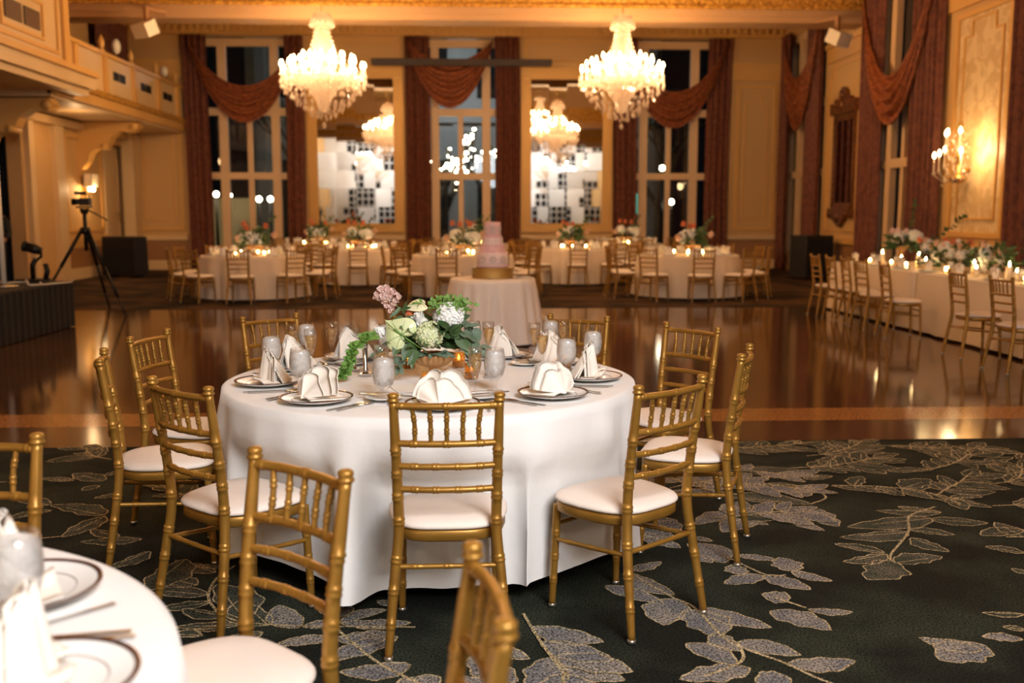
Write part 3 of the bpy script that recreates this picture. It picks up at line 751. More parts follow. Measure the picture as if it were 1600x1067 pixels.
# ============================================================ CURTAINS
def curtain(axis, at, lo, hi, dl, dr, swag, label, seed=0, top=6.14, swagtop=6.1, name='curtain'):
    """lo..hi: outer edges; dl, dr widths of the two drapes; swag=(a,b,zlow_upper,zlow_lower)"""
    root = thing(name, label, 'curtain', (0, 0, 0))
    r = random.Random(seed)
    def P(a, d, z):
        return (a, at - d, z) if axis == 'x' else (at - d, a, z)
    th = (0, 0.03, 0) if axis == 'x' else (0.03, 0, 0)
    for (a0, a1) in ((lo, lo + dl), (hi - dr, hi)):
        ph = r.uniform(0, 6); n = max(3, int((a1 - a0) / 0.13))
        def fn(u, v):
            a = a0 + (a1 - a0) * u; z = 0.03 + (top - 0.03) * v
            d = 0.16 + 0.05 * sin(2 * pi * n * u + ph + 0.6 * sin(3 * v)) + 0.02 * sin(5 * pi * u + ph)
            return P(a + 0.02 * sin(4 * v + ph), d, z)
        m = MB(); m.sheet(fn, 12 * n, 14, th); m.build('drape', [M['velvet']], root)
    if swag:
        a, b, zu, zl = swag
        def fn(u, v):
            q = 1 - (2 * u - 1) ** 2
            x = a + (b - a) * u
            # gathered to a point at both ends, hanging in a broad crescent between
            z = (swagtop - 0.02 - 0.1 * v) + ((zu + (zl - zu) * v) - swagtop) * (q ** 0.85) * (1 if v > 0 else 1)
            d = 0.24 + 0.05 * sin(2 * pi * 4.2 * v + 1.0) * (0.4 + q) + 0.12 * q * sin(pi * v)
            return P(x, d, z)
        m = MB(); m.sheet(fn, 40, 44, th)
        m.build('swag', [M['swag']], root)
    return root
curtain('x', YB, -7.43, -4.33, 0.62, 0.5, (-7.3, -4.4, 4.86, 4.0), 'russet swagged curtain on the back-wall window beside the balcony', 1)
curtain('x', YB, -1.66, 1.4, 0.66, 0.66, (-1.6, 0.68, 5.5, 4.4), 'russet swagged curtain on the middle back-wall window, cake in front of it', 2)
curtain('x', YB, 3.93, 7.1, 0.64, 0.64, (4.1, 6.95, 4.75, 3.9), 'russet swagged curtain on the back-wall window with the small teal sign', 3)
curtain('y', XR, 23.95, 27.0, 1.0, 0.7, (24.0, 26.6, 4.9, 3.7), 'russet swagged curtain on the narrow side-wall window next to the corner', 4)
curtain('y', XR, 17.85, 21.45, 1.15, 0.95, (18.0, 21.3, 4.2, 3.35), 'tall russet swagged curtain between the gilt mirror and the crystal sconce', 5)
curtain('y', XR, 11.6, 15.45, 1.0, 0.8, (11.7, 15.0, 4.9, 4.0), 'russet curtain at the picture edge beyond the crystal sconce panel', 6)
m = MB()
def fn(u, v): return (XL + 0.16 + 0.04 * sin(u * 60), 24.95 + 2.25 * u, 4.0 + 2.32 * v)
m.sheet(fn, 90, 6, (-0.02, 0, 0)); o = m.build('curtain', [M['velvet']]); tag(o, 'dark russet curtain high behind the balcony rail', 'curtain')
m = MB()
def fn(u, v): return (XL - 0.7 + 0.05 * sin(u * 50), 16.5 + 4.5 * u, 0.02 + 3.4 * v)
m.sheet(fn, 120, 6, (-0.02, 0, 0)); o = m.build('curtain', [M['velvet']]); tag(o, 'dark curtain inside the doorway behind the stage', 'curtain')

# ============================================================ MIRRORS
def big_mirror(x0, x1, z0, z1, label, seed):
    root = thing('wall_mirror', label, 'mirror', ((x0 + x1) / 2, YB - 0.001, 0))
    cx = (x0 + x1) / 2; w = x1 - x0; y0 = 0
    m = MB()
    for i, (ins, d, wd) in enumerate(((0.0, 0.07, 0.30), (0.03, 0.11, 0.05), (0.22, 0.10, 0.05))):
        a, b = -w / 2 + ins, w / 2 - ins; p, q = z0 + ins, z1 - ins
        for k_, (u0, u1, v0, v1) in enumerate(((a, a + wd, p, q), (b - wd, b, p, q), (a + wd, b - wd, p, p + wd * 0.8), (a + wd, b - wd, q - wd, q))):
            m.box(u0, u1, -d, 0, v0, v1)
    m.build('frame', [M['goldframe']], root)
    # panelled glass, every panel set at a very slightly different angle
    r = random.Random(seed); m = MB()
    a, b, p, q = -w / 2 + 0.27, w / 2 - 0.27, z0 + 0.22, z1 - 0.27
    nx, nz_ = 4, 8
    for i in range(nx):
        for j in range(nz_):
            u0 = a + (b - a) * i / nx; u1 = a + (b - a) * (i + 1) / nx; v0 = p + (q - p) * j / nz_; v1 = p + (q - p) * (j + 1) / nz_
            tx, tz = r.gauss(0, 0.007), r.gauss(0, 0.007); g = 0.006; u0 += g; v0 += g; u1 -= g; v1 -= g
            def Y(u, v): return -0.075 + (u - (u0 + u1) / 2) * tx + (v - (v0 + v1) / 2) * tz
            m.add([(u0, Y(u0, v0), v0), (u1, Y(u1, v0), v0), (u1, Y(u1, v1), v1), (u0, Y(u0, v1), v1)], [(0, 1, 2, 3)], 0, False)
    m.box(a, b, -0.068, -0.065, p, q, 0)
    m.build('mirror_glass', [M['mirror']], root)
big_mirror(-4.28, -1.70, 0.98, 5.35, 'large gilt-framed wall mirror between the balcony-side and middle windows', 4)
big_mirror(1.44, 3.92, 0.98, 5.35, 'large gilt-framed wall mirror between the middle window and the teal-sign window', 9)

root = thing('gilt_mirror', 'narrow dark carved gilt mirror hanging on the side wall', 'mirror', (XR - 0.001, 22.65, 0))
m = MB()
for (u0, u1, v0, v1) in ((-0.66, -0.52, 1.6, 3.75), (0.52, 0.66, 1.6, 3.75), (-0.6, 0.6, 1.6, 1.75), (-0.6, 0.6, 3.6, 3.8)): m.box(-0.04, 0, u0, u1, v0, v1)
for s in (-1, 1):
    m.tube([(-0.03, s * 0.62, 1.55), (-0.03, s * 0.62, 3.85)], 0.03, 8)
    for k in range(14): m.ball((-0.04, s * 0.6, 1.7 + k * 0.155), (0.03, 0.06, 0.05), 8, 5)
crest = [(-0.72, 3.75), (-0.74, 4.02), (-0.55, 3.92), (-0.42, 4.1), (-0.25, 4.05), (-0.14, 4.26), (0, 4.34), (0.14, 4.26), (0.25, 4.05), (0.42, 4.1), (0.55, 3.92), (0.74, 4.02), (0.72, 3.75)]
Mx = Matrix(((0, 0, -1, 0), (1, 0, 0, 0), (0, 1, 0, 0), (0, 0, 0, 1)))
m.prism(crest, 0.0, 0.12, 0, False, Mx)
m.prism([(-0.68, 1.62), (-0.7, 1.4), (-0.4, 1.45), (-0.2, 1.3), (0, 1.2), (0.2, 1.3), (0.4, 1.45), (0.7, 1.4), (0.68, 1.62)], 0.0, 0.12, 0, False, Mx)
for (y, z, r_) in ((0, 4.15, 0.1), (-0.35, 3.98, 0.08), (0.35, 3.98, 0.08), (0, 1.4, 0.1), (-0.5, 1.5, 0.07), (0.5, 1.5, 0.07), (0, 3.95, 0.12)): m.ball((-0.12, y, z), (0.06, r_, r_), 10, 6)
m.build('carved_frame', [M['darkgilt']], root)
m = MB(); m.box(-0.036, -0.02, -0.53, 0.53, 1.74, 3.62); m.build('mirror_glass', [M['mirror']], root)

# ============================================================ CHANDELIERS
def make_chandelier(label, scale=1.0, bulb='bulb'):
    root = thing('chandelier', label, 'chandelier', (0, 0, 0), group=None)
    r = random.Random(3)
    m = MB(); m.tube([(0, 0, 1.36), (0, 0, 3.3)], 0.012, 6); m.build('cable', [M['brass']], root)
    m = MB(); m.lathe([(0.02, 1.36), (0.1, 1.34), (0.2, 1.24), (0.24, 1.18), (0.22, 1.14), (0.12, 1.1)], 20)
    for ring, rad, z in ((16, 0.22, 1.12), (12, 0.16, 1.28)):
        for i in range(ring):
            a = 2 * pi * i / ring; m.gem((rad * cos(a), rad * sin(a), z), 0.035, 0.13, 0, a)
    m.build('crown', [M['crystal']], root)
    m = MB(); m.lathe([(0.12, 1.1), (0.13, 0.95), (0.17, 0.75), (0.24, 0.52), (0.3, 0.42)], 18, mod=lambda a, t: 1 + 0.05 * cos(9 * a))
    for i in range(18):
        a = 2 * pi * i / 18
        for k in range(9):
            t = k / 8; rad = 0.14 + 0.19 * t ** 1.5; m.gem((rad * cos(a), rad * sin(a), 1.05 - 0.62 * t), 0.02, 0.06, 0, a)
    m.build('crystal_stem', [M['crystal']], root)
    m = MB(); m.lathe([(0.0, -0.55), (0.1, -0.5), (0.16, -0.3), (0.3, -0.1), (0.62, 0.06), (0.66, 0.1), (0.3, 0.16), (0.12, 0.42)], 24)
    m.build('bowl', [M['crystal']], root)
    rings = ((18, 0.80, 0.30), (14, 0.60, 0.42), (10, 0.38, 0.50))
    for n, rad, z in rings:
        for i in range(n):
            a = 2 * pi * i / n + rad
            zz = z + r.uniform(-0.03, 0.03)
            c, s = cos(a), sin(a)
            m = MB(); m.tube([(0.15 * c, 0.15 * s, 0.1), (rad * 0.5 * c, rad * 0.5 * s, -0.02), (rad * 0.9 * c, rad * 0.9 * s, zz - 0.26), (rad * c, rad * s, zz - 0.18)], 0.012, 5)
            m.lathe([(0.0, -0.17), (0.045, -0.15), (0.012, -0.13), (0.014, 0.0)], 8, (rad * c, rad * s, zz))
            arm = m.build('arm', [M['crystal']], root)
            b = MB(); b.lathe([(0.0, 0.0), (0.024, 0.02), (0.031, 0.05), (0.018, 0.09), (0.0, 0.125)], 8, (rad * c, rad * s, zz)); b.build('bulb', [M[bulb]], arm)
    m = MB()
    for n, rad, z, h in ((30, 0.83, 0.05, 0.15), (30, 0.80, -0.05, 0.13), (28, 0.72, -0.14, 0.15), (24, 0.62, -0.26, 0.16), (20, 0.5, -0.38, 0.16), (16, 0.38, -0.48, 0.16), (12, 0.25, -0.58, 0.15), (8, 0.14, -0.64, 0.14),
                         (26, 0.7, 0.14, 0.12), (22, 0.5, 0.24, 0.14), (18, 0.4, 0.1, 0.14), (26, 0.66, 0.02, 0.14)):
        for i in range(n):
            a = 2 * pi * i / n + z * 9
            rr_ = rad * r.uniform(0.94, 1.04)
            m.gem((rr_ * cos(a), rr_ * sin(a), z + r.uniform(-0.03, 0.03)), 0.028, h * 0.8, 0, a)
            m.gem((rr_ * cos(a), rr_ * sin(a), z + 0.1), 0.016, 0.04, 0, a)
    m.gem((0, 0, -0.78), 0.05, 0.16, 0)
    o = m.build('crystal_drops', [M['crystal']], root); o['kind'] = 'stuff'
    return root
ch = Proto(make_chandelier('crystal chandelier'))
ch.put(CHANDELIERS[0], 0, 'lit crystal chandelier hanging on the balcony side of the room')
ch.put(CHANDELIERS[1], 0.3, 'lit crystal chandelier hanging on the gilt mirror side of the room')
for p, w in zip(MID_CHANDELIERS, ('over the dance floor, stage side', 'over the dance floor, head table side', 'over the dining tables, stage side', 'over the dining tables, wall side')): ch.put(p, 0.1, 'crystal chandelier high ' + w)
ch2 = Proto(make_chandelier('crystal chandelier', 1, 'bulb_rear'))
ch2.put(REAR_CHANDELIERS[0], 0, 'bright crystal chandelier by the white rear wall, stage side')
ch2.put(REAR_CHANDELIERS[1], 0.3, 'bright crystal chandelier by the white rear wall, window side')

# crystal wall sconce
root = thing('crystal_sconce', 'lit crystal wall sconce with candle bulbs on the damask side-wall panel', 'wall lamp', (XR - 0.015, 16.85, 2.1))
m = MB(); m.lathe([(0.0, -0.1), (0.05, -0.08), (0.14, -0.02), (0.16, 0.0), (0.05, 0.05), (0.03, 0.3), (0.06, 0.36), (0.02, 0.5), (0.02, 0.85), (0.05, 0.9), (0, 0.98)], 14, (-0.2, 0, 0))
m.tube([(-0.2, 0, 0.1), (-0.01, 0, 0.15)], 0.03, 8)
m.build('backplate', [M['brass']], root)
SB = [(-0.42, 0.45, 0.35), (-0.3, 0.3, 0.72), (-0.5, 0.1, 0.37), (-0.35, 0.14, 0.73), (-0.35, -0.3, 0.72), (-0.4, -0.46, 0.38), (-0.3, 0.32, 0.45)]
for (dx, dy, z) in SB:
    m = MB(); m.tube([(-0.2, 0, z - 0.35), (dx * 0.6 - 0.05, dy * 0.6, z - 0.42), (dx, dy, z - 0.28)], 0.01, 6); m.lathe([(0.0, -0.28), (0.05, -0.26), (0.014, -0.24), (0.014, 0)], 8, (dx, dy, z))
    a = m.build('arm', [M['crystal']], root)
    b = MB(); b.lathe([(0.0, 0.0), (0.024, 0.02), (0.03, 0.05), (0.018, 0.09), (0.0, 0.12)], 8, (dx, dy, z)); b.build('bulb', [M['bulb']], a)
m = MB(); r_ = random.Random(8)
for i in range(110):
    a = r_.uniform(0, 2 * pi); q = r_.uniform(0.05, 0.28); z = r_.uniform(-0.12, 0.8)
    m.gem((-0.25 + q * cos(a) * 0.7, q * sin(a) * (1 - z * 0.5), z), 0.02, 0.06, 0, a)
o = m.build('crystal_drops', [M['crystal']], root); o['kind'] = 'stuff'
lamp('POINT', 'sconce_light', (XR - 0.32, 16.45, 2.55), 34, (1, 0.66, 0.32), 0.12)
# shaded wall lamp on the stage side
root = thing('wall_lamp', 'small shaded wall lamp glowing on the panel behind the tripod', 'wall lamp', (XL + 0.001, 24.1, 2.1))
m = MB(); m.box(0, 0.02, -0.12, 0.12, -0.25, 0.2); m.box(0.02, 0.12, -0.02, 0.02, -0.05, 0.0); m.build('backplate', [M['brass']], root)
m = MB(); m.box(0.10, 0.11, -0.25, 0.2, 0.02, 0.32); m.box(0.10, 0.28, -0.25, -0.24, 0.02, 0.32); m.box(0.10, 0.28, 0.19, 0.2, 0.02, 0.32); m.box(0.27, 0.28, -0.25, 0.2, 0.02, 0.32); m.build('lamp_shade', [M['wax']], root)
m = MB(); m.ball((0.18, -0.08, -0.03), 0.05, 10, 7); m.ball((0.18, 0.1, -0.03), 0.05, 10, 7); m.build('bulb', [M['bulb']], root)
lamp('POINT', 'wall_lamp_light', (XL + 0.3, 24.0, 2.05), 22, (1, 0.66, 0.32), 0.06)
lamp('POINT', 'under_balcony_light', (XL + 0.9, 21.5, 3.2), 14, (1, 0.6, 0.28), 0.1)  # warm point light under the balcony, with no fitting

# dark housing over the middle window
m = MB(); m.box(-2.49, 2.22, 26.72, 26.9, 5.36, 5.5); m.box(-2.46, 2.19, 26.74, 26.88, 5.33, 5.36)
for x in (-2.2, 1.9): m.box(x - 0.03, x + 0.03, 26.88, 27.3, 5.42, 5.48)
o = m.build('screen_housing', [M['case']]); tag(o, 'long dark projection screen housing across the middle window', 'screen housing')

# small ceiling loudspeakers at the beam
def wspeaker(x, y, z, rz, label):
    root = thing('loudspeaker', label, 'speaker', (x, y, z), rz)
    m = MB(); m.prism([(-0.22, -0.18), (0.22, -0.18), (0.15, 0.18), (-0.15, 0.18)], -0.14, 0.14, 0, False, Matrix.Rotation(radians(25), 4, 'X')); m.build('cabinet', [M['whiteplastic']], root)
    m = MB(); m.box(-0.04, 0.04, -0.02, 0.06, 0.1, 0.36); m.box(-0.04, 0.04, -0.02, 0.55, 0.36, 0.44); m.build('bracket', [M['wainscot']], root)
wspeaker(-6.5, 21.2, 5.22, radians(-35), 'white loudspeaker hanging from the beam above the balcony')
wspeaker(7.75, 21.2, 5.15, radians(35), 'white loudspeaker hanging from the beam above the gilt mirror')
for (y, z, sz, t) in ((22.35, 5.05, 0.16, 'white oval balcony spotlight nearer the opera box'), (25.75, 5.0, 0.13, 'white oval balcony spotlight nearer the back wall')):
    root = thing('spotlight', t, 'spotlight', (-7.5, y, z))
    m = MB(); m.ball((0, 0, 0), (0.09, sz * 0.75, sz), 12, 8); m.build('lamp_head', [M['whiteplastic']], root)
    m = MB(); m.tube([(-0.02, 0, -0.05), (-0.02, 0, 4.83 - z)], 0.015, 6); m.build('stand', [M['brass']], root)
for (yy, zz) in ((16.6, 5.25), (18.3, 5.2)):
    root = thing('wall_hook', 'dark forked wire fitting on the opera box front, ' + ('beside its corner post' if yy > 18 else 'above its vent'), 'fitting', (-7.17, yy, zz))
    m = MB(); m.tube([(0, 0, 0), (0.1, 0.0, 0.18), (0.14, 0.12, 0.3)], 0.02, 6); m.tube([(0.05, 0, 0.08), (0.08, -0.16, 0.26)], 0.016, 6); m.build('wire_fork', [M['wainscot']], root)

# black subwoofer cabinets near the walls
def floor_cab(x, y, w, d, h, rz, label):
    root = thing('loudspeaker', label, 'speaker', (x, y, 0.004), rz)
    m = MB(); m.prism([(-w / 2, 0.0), (-w / 2 + 0.03, h), (w / 2 - 0.03, h), (w / 2, 0.0)], -d / 2, d / 2, 0, False, Matrix(((1, 0, 0, 0), (0, 0, 1, 0), (0, 1, 0, 0.06), (0, 0, 0, 1)))); m.build('cabinet', [M['black']], root)
    m = MB(); m.cbox((0, -d / 2 - 0.006, h / 2 + 0.06), (w * 0.86, 0.012, h * 0.86)); m.build('grille', [M['blackcloth']], root)
    for sx in (-1, 1):
        m = MB(); m.cbox((sx * (w / 2 - 0.12), 0, 0.03), (0.07, d * 0.8, 0.06)); m.build('foot', [M['darkmetal']], root)
floor_cab(-8.15, 24.2, 0.86, 0.6, 0.9, radians(-12), 'black loudspeaker cabinet on the carpet behind the tripod')
floor_cab(7.85, 22.6, 0.78, 0.6, 0.95, radians(20), 'black loudspeaker cabinet on the carpet under the gilt mirror')

# ============================================================ STAGE, TRIPOD, PERSON
root = thing('stage_platform', 'low black-skirted stage platform beside the dance floor', 'stage', (0, 0, 0))
m = MB(); m.box(-8.7, -5.3, 9.2, 13.6, 0.56, 0.61); m.build('deck', [M['black']], root)
m = MB()
def fn(u, v):
    # skirt round the open sides
    per = [(-8.7, 9.2), (-5.3, 9.2), (-5.3, 13.6), (-8.7, 13.6)]
    L = [3.4, 4.4, 3.4]; t = u * 11.2; i = 0
    while i < 2 and t > L[i]: t -= L[i]; i += 1
    a, b = per[i], per[i + 1]; q = t / L[i]
    x = a[0] + (b[0] - a[0]) * q; y = a[1] + (b[1] - a[1]) * q
    w = 0.012 * sin(u * 420)
    nx, ny = ((0, -1), (1, 0), (0, 1))[i]
    return (x + nx * (w + 0.02), y + ny * (w + 0.02), 0.012 + 0.575 * v)
m.grid(fn, 700, 3); m.build('skirt', [M['blackcloth']], root)

root = thing('stage_light', 'black moving stage light on the stage corner by the tripod', 'stage light', (-5.71, 13.38, 0.612))
m = MB(); m.cbox((0, 0, 0.02), (0.34, 0.3, 0.04)); m.tube([(0.0, 0, 0.04), (0, 0, 0.22), (0.05, 0, 0.3)], 0.035, 8); m.build('base', [M['darkmetal']], root)
m = MB(); m.tube([(0.05, 0.0, 0.28), (0.12, 0, 0.33), (0.12, 0, 0.40)], 0.018, 6); m.tube([(0.16, 0, 0.04), (0.19, 0, 0.14), (0.17, 0, 0.24)], 0.035, 8); m.build('yoke', [M['darkmetal']], root)
m = MB(); m.tube([(0.12, 0, 0.40), (0.04, 0, 0.43), (-0.06, 0, 0.46)], [0.05, 0.065, 0.06], 12); m.tube([(-0.06, 0, 0.46), (-0.1, 0, 0.47)], 0.07, 12); m.build('lamp_head', [M['darkmetal']], root)
root = thing('chrome_pole', 'tall white chrome pole standing on the stage in front of the doorway', 'pole', (-5.69, 12.5, 0.612))
m = MB(); m.tube([(0, 0, 0.01), (0, 0, 1.74)], [0.032, 0.028], 10); m.build('pole', [M['whiteplastic']], root)
m = MB(); m.lathe([(0.0, 0.0), (0.17, 0.0), (0.17, 0.015), (0.05, 0.03), (0.02, 0.05)], 24); m.build('base', [M['chrome']], root)
root = thing('cable_lights', 'short string of small clear lamps lying on the stage deck', 'string lights', (-5.62, 12.9, 0.612)); rq = random.Random(5)
m = MB(); P = [(-0.3 + 0.1 * k, 0.3 * sin(k * 0.9), 0.012) for k in range(9)]; m.tube(P, 0.008, 5); m.build('cord', [M['whiteplastic']], root)
for p in P[::2]:
    m = MB(); m.ball((p[0], p[1], 0.03), 0.022, 8, 6); m.build('lamp', [M['crystal']], root)

root = thing('camera_tripod', 'black tripod standing at the edge of the dance floor by the stage', 'tripod', (-5.72, 15.3, 0.0))
m = MB(); m.tube([(0, 0, 0.95), (0, 0, 1.52)], 0.03, 10); m.tube([(0, 0, 1.2), (0, 0, 1.3)], 0.07, 12); m.build('centre_column', [M['darkmetal']], root)
m = MB(); m.tube([(0, 0, 1.5), (0, 0, 1.58)], [0.05, 0.07], 12); m.cbox((0.0, 0, 1.6), (0.2, 0.12, 0.03)); m.tube([(0.05, 0, 1.56), (0.3, 0.1, 1.4)], 0.012, 6); m.build('fluid_head', [M['darkmetal']], root)
for a in (-30, 205, 88):
    c, s = cos(radians(a)), sin(radians(a))
    m = MB(); m.tube([(0.05 * c, 0.05 * s, 1.26), (0.36 * c, 0.36 * s, 0.72)], 0.028, 8); m.tube([(0.36 * c, 0.36 * s, 0.72), (0.62 * c, 0.62 * s, 0.27)], 0.022, 8); m.tube([(0.62 * c, 0.62 * s, 0.27), (0.76 * c, 0.76 * s, 0.03)], 0.016, 8)
    lg = m.build('leg', [M['darkmetal']], root)
    m = MB(); m.ball((0.77 * c, 0.77 * s, 0.022), 0.022, 8, 6); m.build('rubber_foot', [M['black']], lg)
root = thing('video_camera', 'black video camera mounted on the tripod', 'video camera', (-5.72, 15.3, 1.616))
m = MB(); m.cbox((0.02, 0, 0.06), (0.15, 0.11, 0.11)); m.build('body', [M['black']], root)
m = MB(); m.tube([(-0.05, 0, 0.06), (-0.17, 0, 0.06)], [0.042, 0.05], 14); m.build('lens', [M['darkmetal']], root)
m = MB(); m.tube([(-0.04, 0, 0.11), (-0.04, 0, 0.17), (0.08, 0, 0.17), (0.08, 0, 0.11)], 0.012, 6); m.build('handle', [M['black']], root)
m = MB(); m.tube([(-0.13, 0, 0.19), (0.04, 0, 0.19)], 0.024, 10); m.build('microphone', [M['black']], root)

# standing person in the doorway, dressed in black
def person():
    root = thing('person', 'person in black standing in the doorway behind the stage', 'person', (-8.93, 19.3, 0.0), -1.2)
    me = bpy.data.meshes.new('body')
    J = {'pel': (0, 0, 0.95), 'wai': (0, 0, 1.1), 'che': (0.0, 0, 1.32), 'nec': (0.0, 0, 1.48), 'nk2': (0.01, 0, 1.54), 'hd1': (0.02, 0, 1.62), 'hd2': (0.015, 0, 1.7),
         'hl': (0, 0.1, 0.9), 'kl': (0.03, 0.12, 0.5), 'al': (0.0, 0.12, 0.09), 'tl': (0.16, 0.13, 0.04),
         'hr': (0, -0.1, 0.9), 'kr': (0.04, -0.12, 0.5), 'ar': (0.0, -0.12, 0.09), 'tr': (0.16, -0.14, 0.04),
         'sl': (0, 0.19, 1.41), 'el': (-0.02, 0.25, 1.13), 'wl': (0.2, 0.2, 1.02), 'sr': (0, -0.19, 1.41), 'er': (0.0, -0.25, 1.13), 'wr': (0.22, -0.2, 1.06)}
    R = {'pel': 0.14, 'wai': 0.125, 'che': 0.15, 'nec': 0.075, 'nk2': 0.055, 'hd1': 0.085, 'hd2': 0.09, 'hl': 0.1, 'kl': 0.065, 'al': 0.045, 'tl': 0.035, 'hr': 0.1, 'kr': 0.065, 'ar': 0.045, 'tr': 0.035,
         'sl': 0.07, 'el': 0.048, 'wl': 0.032, 'sr': 0.07, 'er': 0.048, 'wr': 0.032}
    E = [('pel', 'wai'), ('wai', 'che'), ('che', 'nec'), ('nec', 'nk2'), ('nk2', 'hd1'), ('hd1', 'hd2'), ('pel', 'hl'), ('hl', 'kl'), ('kl', 'al'), ('al', 'tl'), ('pel', 'hr'), ('hr', 'kr'), ('kr', 'ar'), ('ar', 'tr'),
         ('che', 'sl'), ('sl', 'el'), ('el', 'wl'), ('che', 'sr'), ('sr', 'er'), ('er', 'wr')]
    ks = list(J); V = [J[k] for k in ks]; RR = [R[k] for k in ks]; EE = [(ks.index(a), ks.index(b)) for a, b in E]
    for w, sg in (('wl', 1), ('wr', -1)):
        wx, wy, wz = J[w]; wi = ks.index(w)
        V.append((wx + 0.06, wy, wz)); RR.append(0.028); pi_ = len(V) - 1; EE.append((wi, pi_))
        for k in range(4):
            y = wy + (k - 1.5) * 0.021; L = (0.07, 0.082, 0.078, 0.06)[k]
            V += [(wx + 0.10, y, wz + 0.002), (wx + 0.10 + L * 0.55, y, wz - 0.012), (wx + 0.10 + L * 0.8, y, wz - 0.045)]; RR += [0.0095, 0.009, 0.0075]
            n = len(V); EE += [(pi_, n - 3), (n - 3, n - 2), (n - 2, n - 1)]
        V += [(wx + 0.05, wy - sg * 0.04, wz), (wx + 0.09, wy - sg * 0.06, wz - 0.01)]; RR += [0.011, 0.009]; n = len(V); EE += [(pi_, n - 2), (n - 2, n - 1)]
    me.from_pydata(V, EE, [])
    o = bpy.data.objects.new('body', me); COL.objects.link(o); o.parent = root
    md = o.modifiers.new('skin', 'SKIN'); md.use_smooth_shade = True
    for i, rr_ in enumerate(RR): me.skin_vertices[0].data[i].radius = (rr_, rr_ * (1.25 if i in (0, 1, 2) else 1.0))
    me.skin_vertices[0].data[0].use_root = True
    s = o.modifiers.new('sub', 'SUBSURF'); s.levels = 1; s.render_levels = 2
    me.materials.append(M['skin'])
    h = MB(); h.ball((0.0, 0, 1.72), (0.105, 0.09, 0.095), 14, 8); h.ball((-0.035, 0, 1.67), (0.08, 0.095, 0.11), 12, 8); h.build('hair', [M['hair']], root)
    h = MB(); h.ball((0.10, 0, 1.635), (0.018, 0.014, 0.022), 8, 6)
    for s_ in (-1, 1): h.ball((0.0, s_ * 0.093, 1.645), (0.02, 0.012, 0.03), 8, 6)
    h.ball((0.092, 0, 1.59), (0.012, 0.025, 0.008), 8, 5); h.build('face', [M['skin']], root)
    h = MB()
    for s_ in (-1, 1): h.ball((0.096, s_ * 0.033, 1.665), (0.01, 0.013, 0.008), 8, 5)
    h.build('eyes', [M['black']], root)
    j = MB()
    j.lathe([(0.08, 1.50), (0.15, 1.47), (0.2, 1.42), (0.215, 1.33), (0.19, 1.15), (0.185, 1.0), (0.2, 0.86), (0.19, 0.84)], 24, sx=0.8, sy=1.12)
    for s_ in (-1, 1):
        j.tube([(0, s_ * 0.17, 1.42), (0.0, s_ * 0.24, 1.3), (-0.01, s_ * 0.265, 1.13), (0.08, s_ * 0.24, 1.07), (0.19, s_ * 0.2, 1.04)], [0.08, 0.078, 0.062, 0.056, 0.046], 12)
    j.build('jacket', [M['suit']], root)
    j = MB()
    for s_ in (-1, 1):
        j.tube([(0, s_ * 0.09, 0.95), (0.02, s_ * 0.105, 0.7), (0.04, s_ * 0.12, 0.5), (0.01, s_ * 0.12, 0.08)], [0.12, 0.105, 0.085, 0.07], 12)
    j.build('trousers', [M['suit']], root)
    j = MB()
    for s_ in (-1, 1): j.ball((0.07, s_ * 0.125, 0.05), (0.15, 0.055, 0.05), 12, 6)
    j.build('shoes', [M['black']], root)
person()

# ============================================================ OUTSIDE THE WINDOWS
m = MB(); m.box(-25, 35, YB + 0.3, 60, -0.4, -0.3); m.box(XR + 0.3, 35, -10, YB + 0.3, -0.4, -0.3); o = m.build('street', [M['asphalt']]); o['kind'] = 'structure'
root = thing('facade', 'pale stone building across the street seen through the middle window', 'building', (0, 0, 0))
m = MB(); m.box(-9, 8, 42.0, 43.0, -0.3, 12, 0)
for k in range(9):
    m.box(-8.6 + k * 2, -8.2 + k * 2, 41.8, 42.0, -0.3, 12, 0)
m.box(-9, 8, 41.7, 42.0, 5.2, 5.5, 0); m.build('front_wall', [M['facade'] if 'facade' in M else mat('pale_facade', (176, 178, 176), 0.8)], root)
for k in range(8):
    for z in (0.5, 6.2):
        m = MB(); m.box(-7.6 + k * 2, -6.8 + k * 2, 41.94, 41.99, z, z + 3.2); m.build('window_pane', [M['night']], root)
lamp('POINT', 'facade_floodlight', (-0.5, 38.5, 6.5), 300, (0.9, 0.94, 1.0), 0.3)
lamp('POINT', 'street_light_glow', (-6.2, 33.2, 2.4), 60, (1, 0.75, 0.45), 0.1)
rt = random.Random(12)
def tree(x, y, label, h=7, bulbs=True, group=None):
    root = thing('street_tree', label, 'tree', (x, y, -0.3))
    m = MB(); tips = []
    def br(p, d, L, r_, lv):
        q = p + d * L; mid = p + d * L * 0.5 + Vector((rt.uniform(-.1, .1), rt.uniform(-.1, .1), 0)) * L
        m.tube([p, mid, q], [r_, r_ * 0.85, r_ * 0.7], 6); tips.append((mid, q))
        if lv > 0:
            for k in range(3):
                n = (d + Vector((rt.uniform(-1, 1), rt.uniform(-1, 1), rt.uniform(-0.1, 0.7))) * 0.75).normalized()
                br(q, n, L * rt.uniform(0.6, 0.8), r_ * 0.62, lv - 1)
    br(Vector((0, 0, 0)), Vector((0, 0, 1)), h * 0.3, 0.16, 4)
    m.build('branches', [M['bark']], root)
    if bulbs:
        b = MB(); rb = random.Random(int(x * 10))
        for (a, q) in tips:
            if rb.random() < 0.75:
                c = a.lerp(q, rb.random()); b.ball(tuple(c), 0.042, 6, 4)
        o = b.build('fairy_lights', [M['bulb_rear']], root); o['kind'] = 'stuff'
tree(-0.8, 30.6, 'bare street tree wound with fairy lights outside the middle window, balcony side', 4.4)
tree(0.9, 34.0, 'bare street tree wound with fairy lights outside the middle window, mirror side', 5.2)
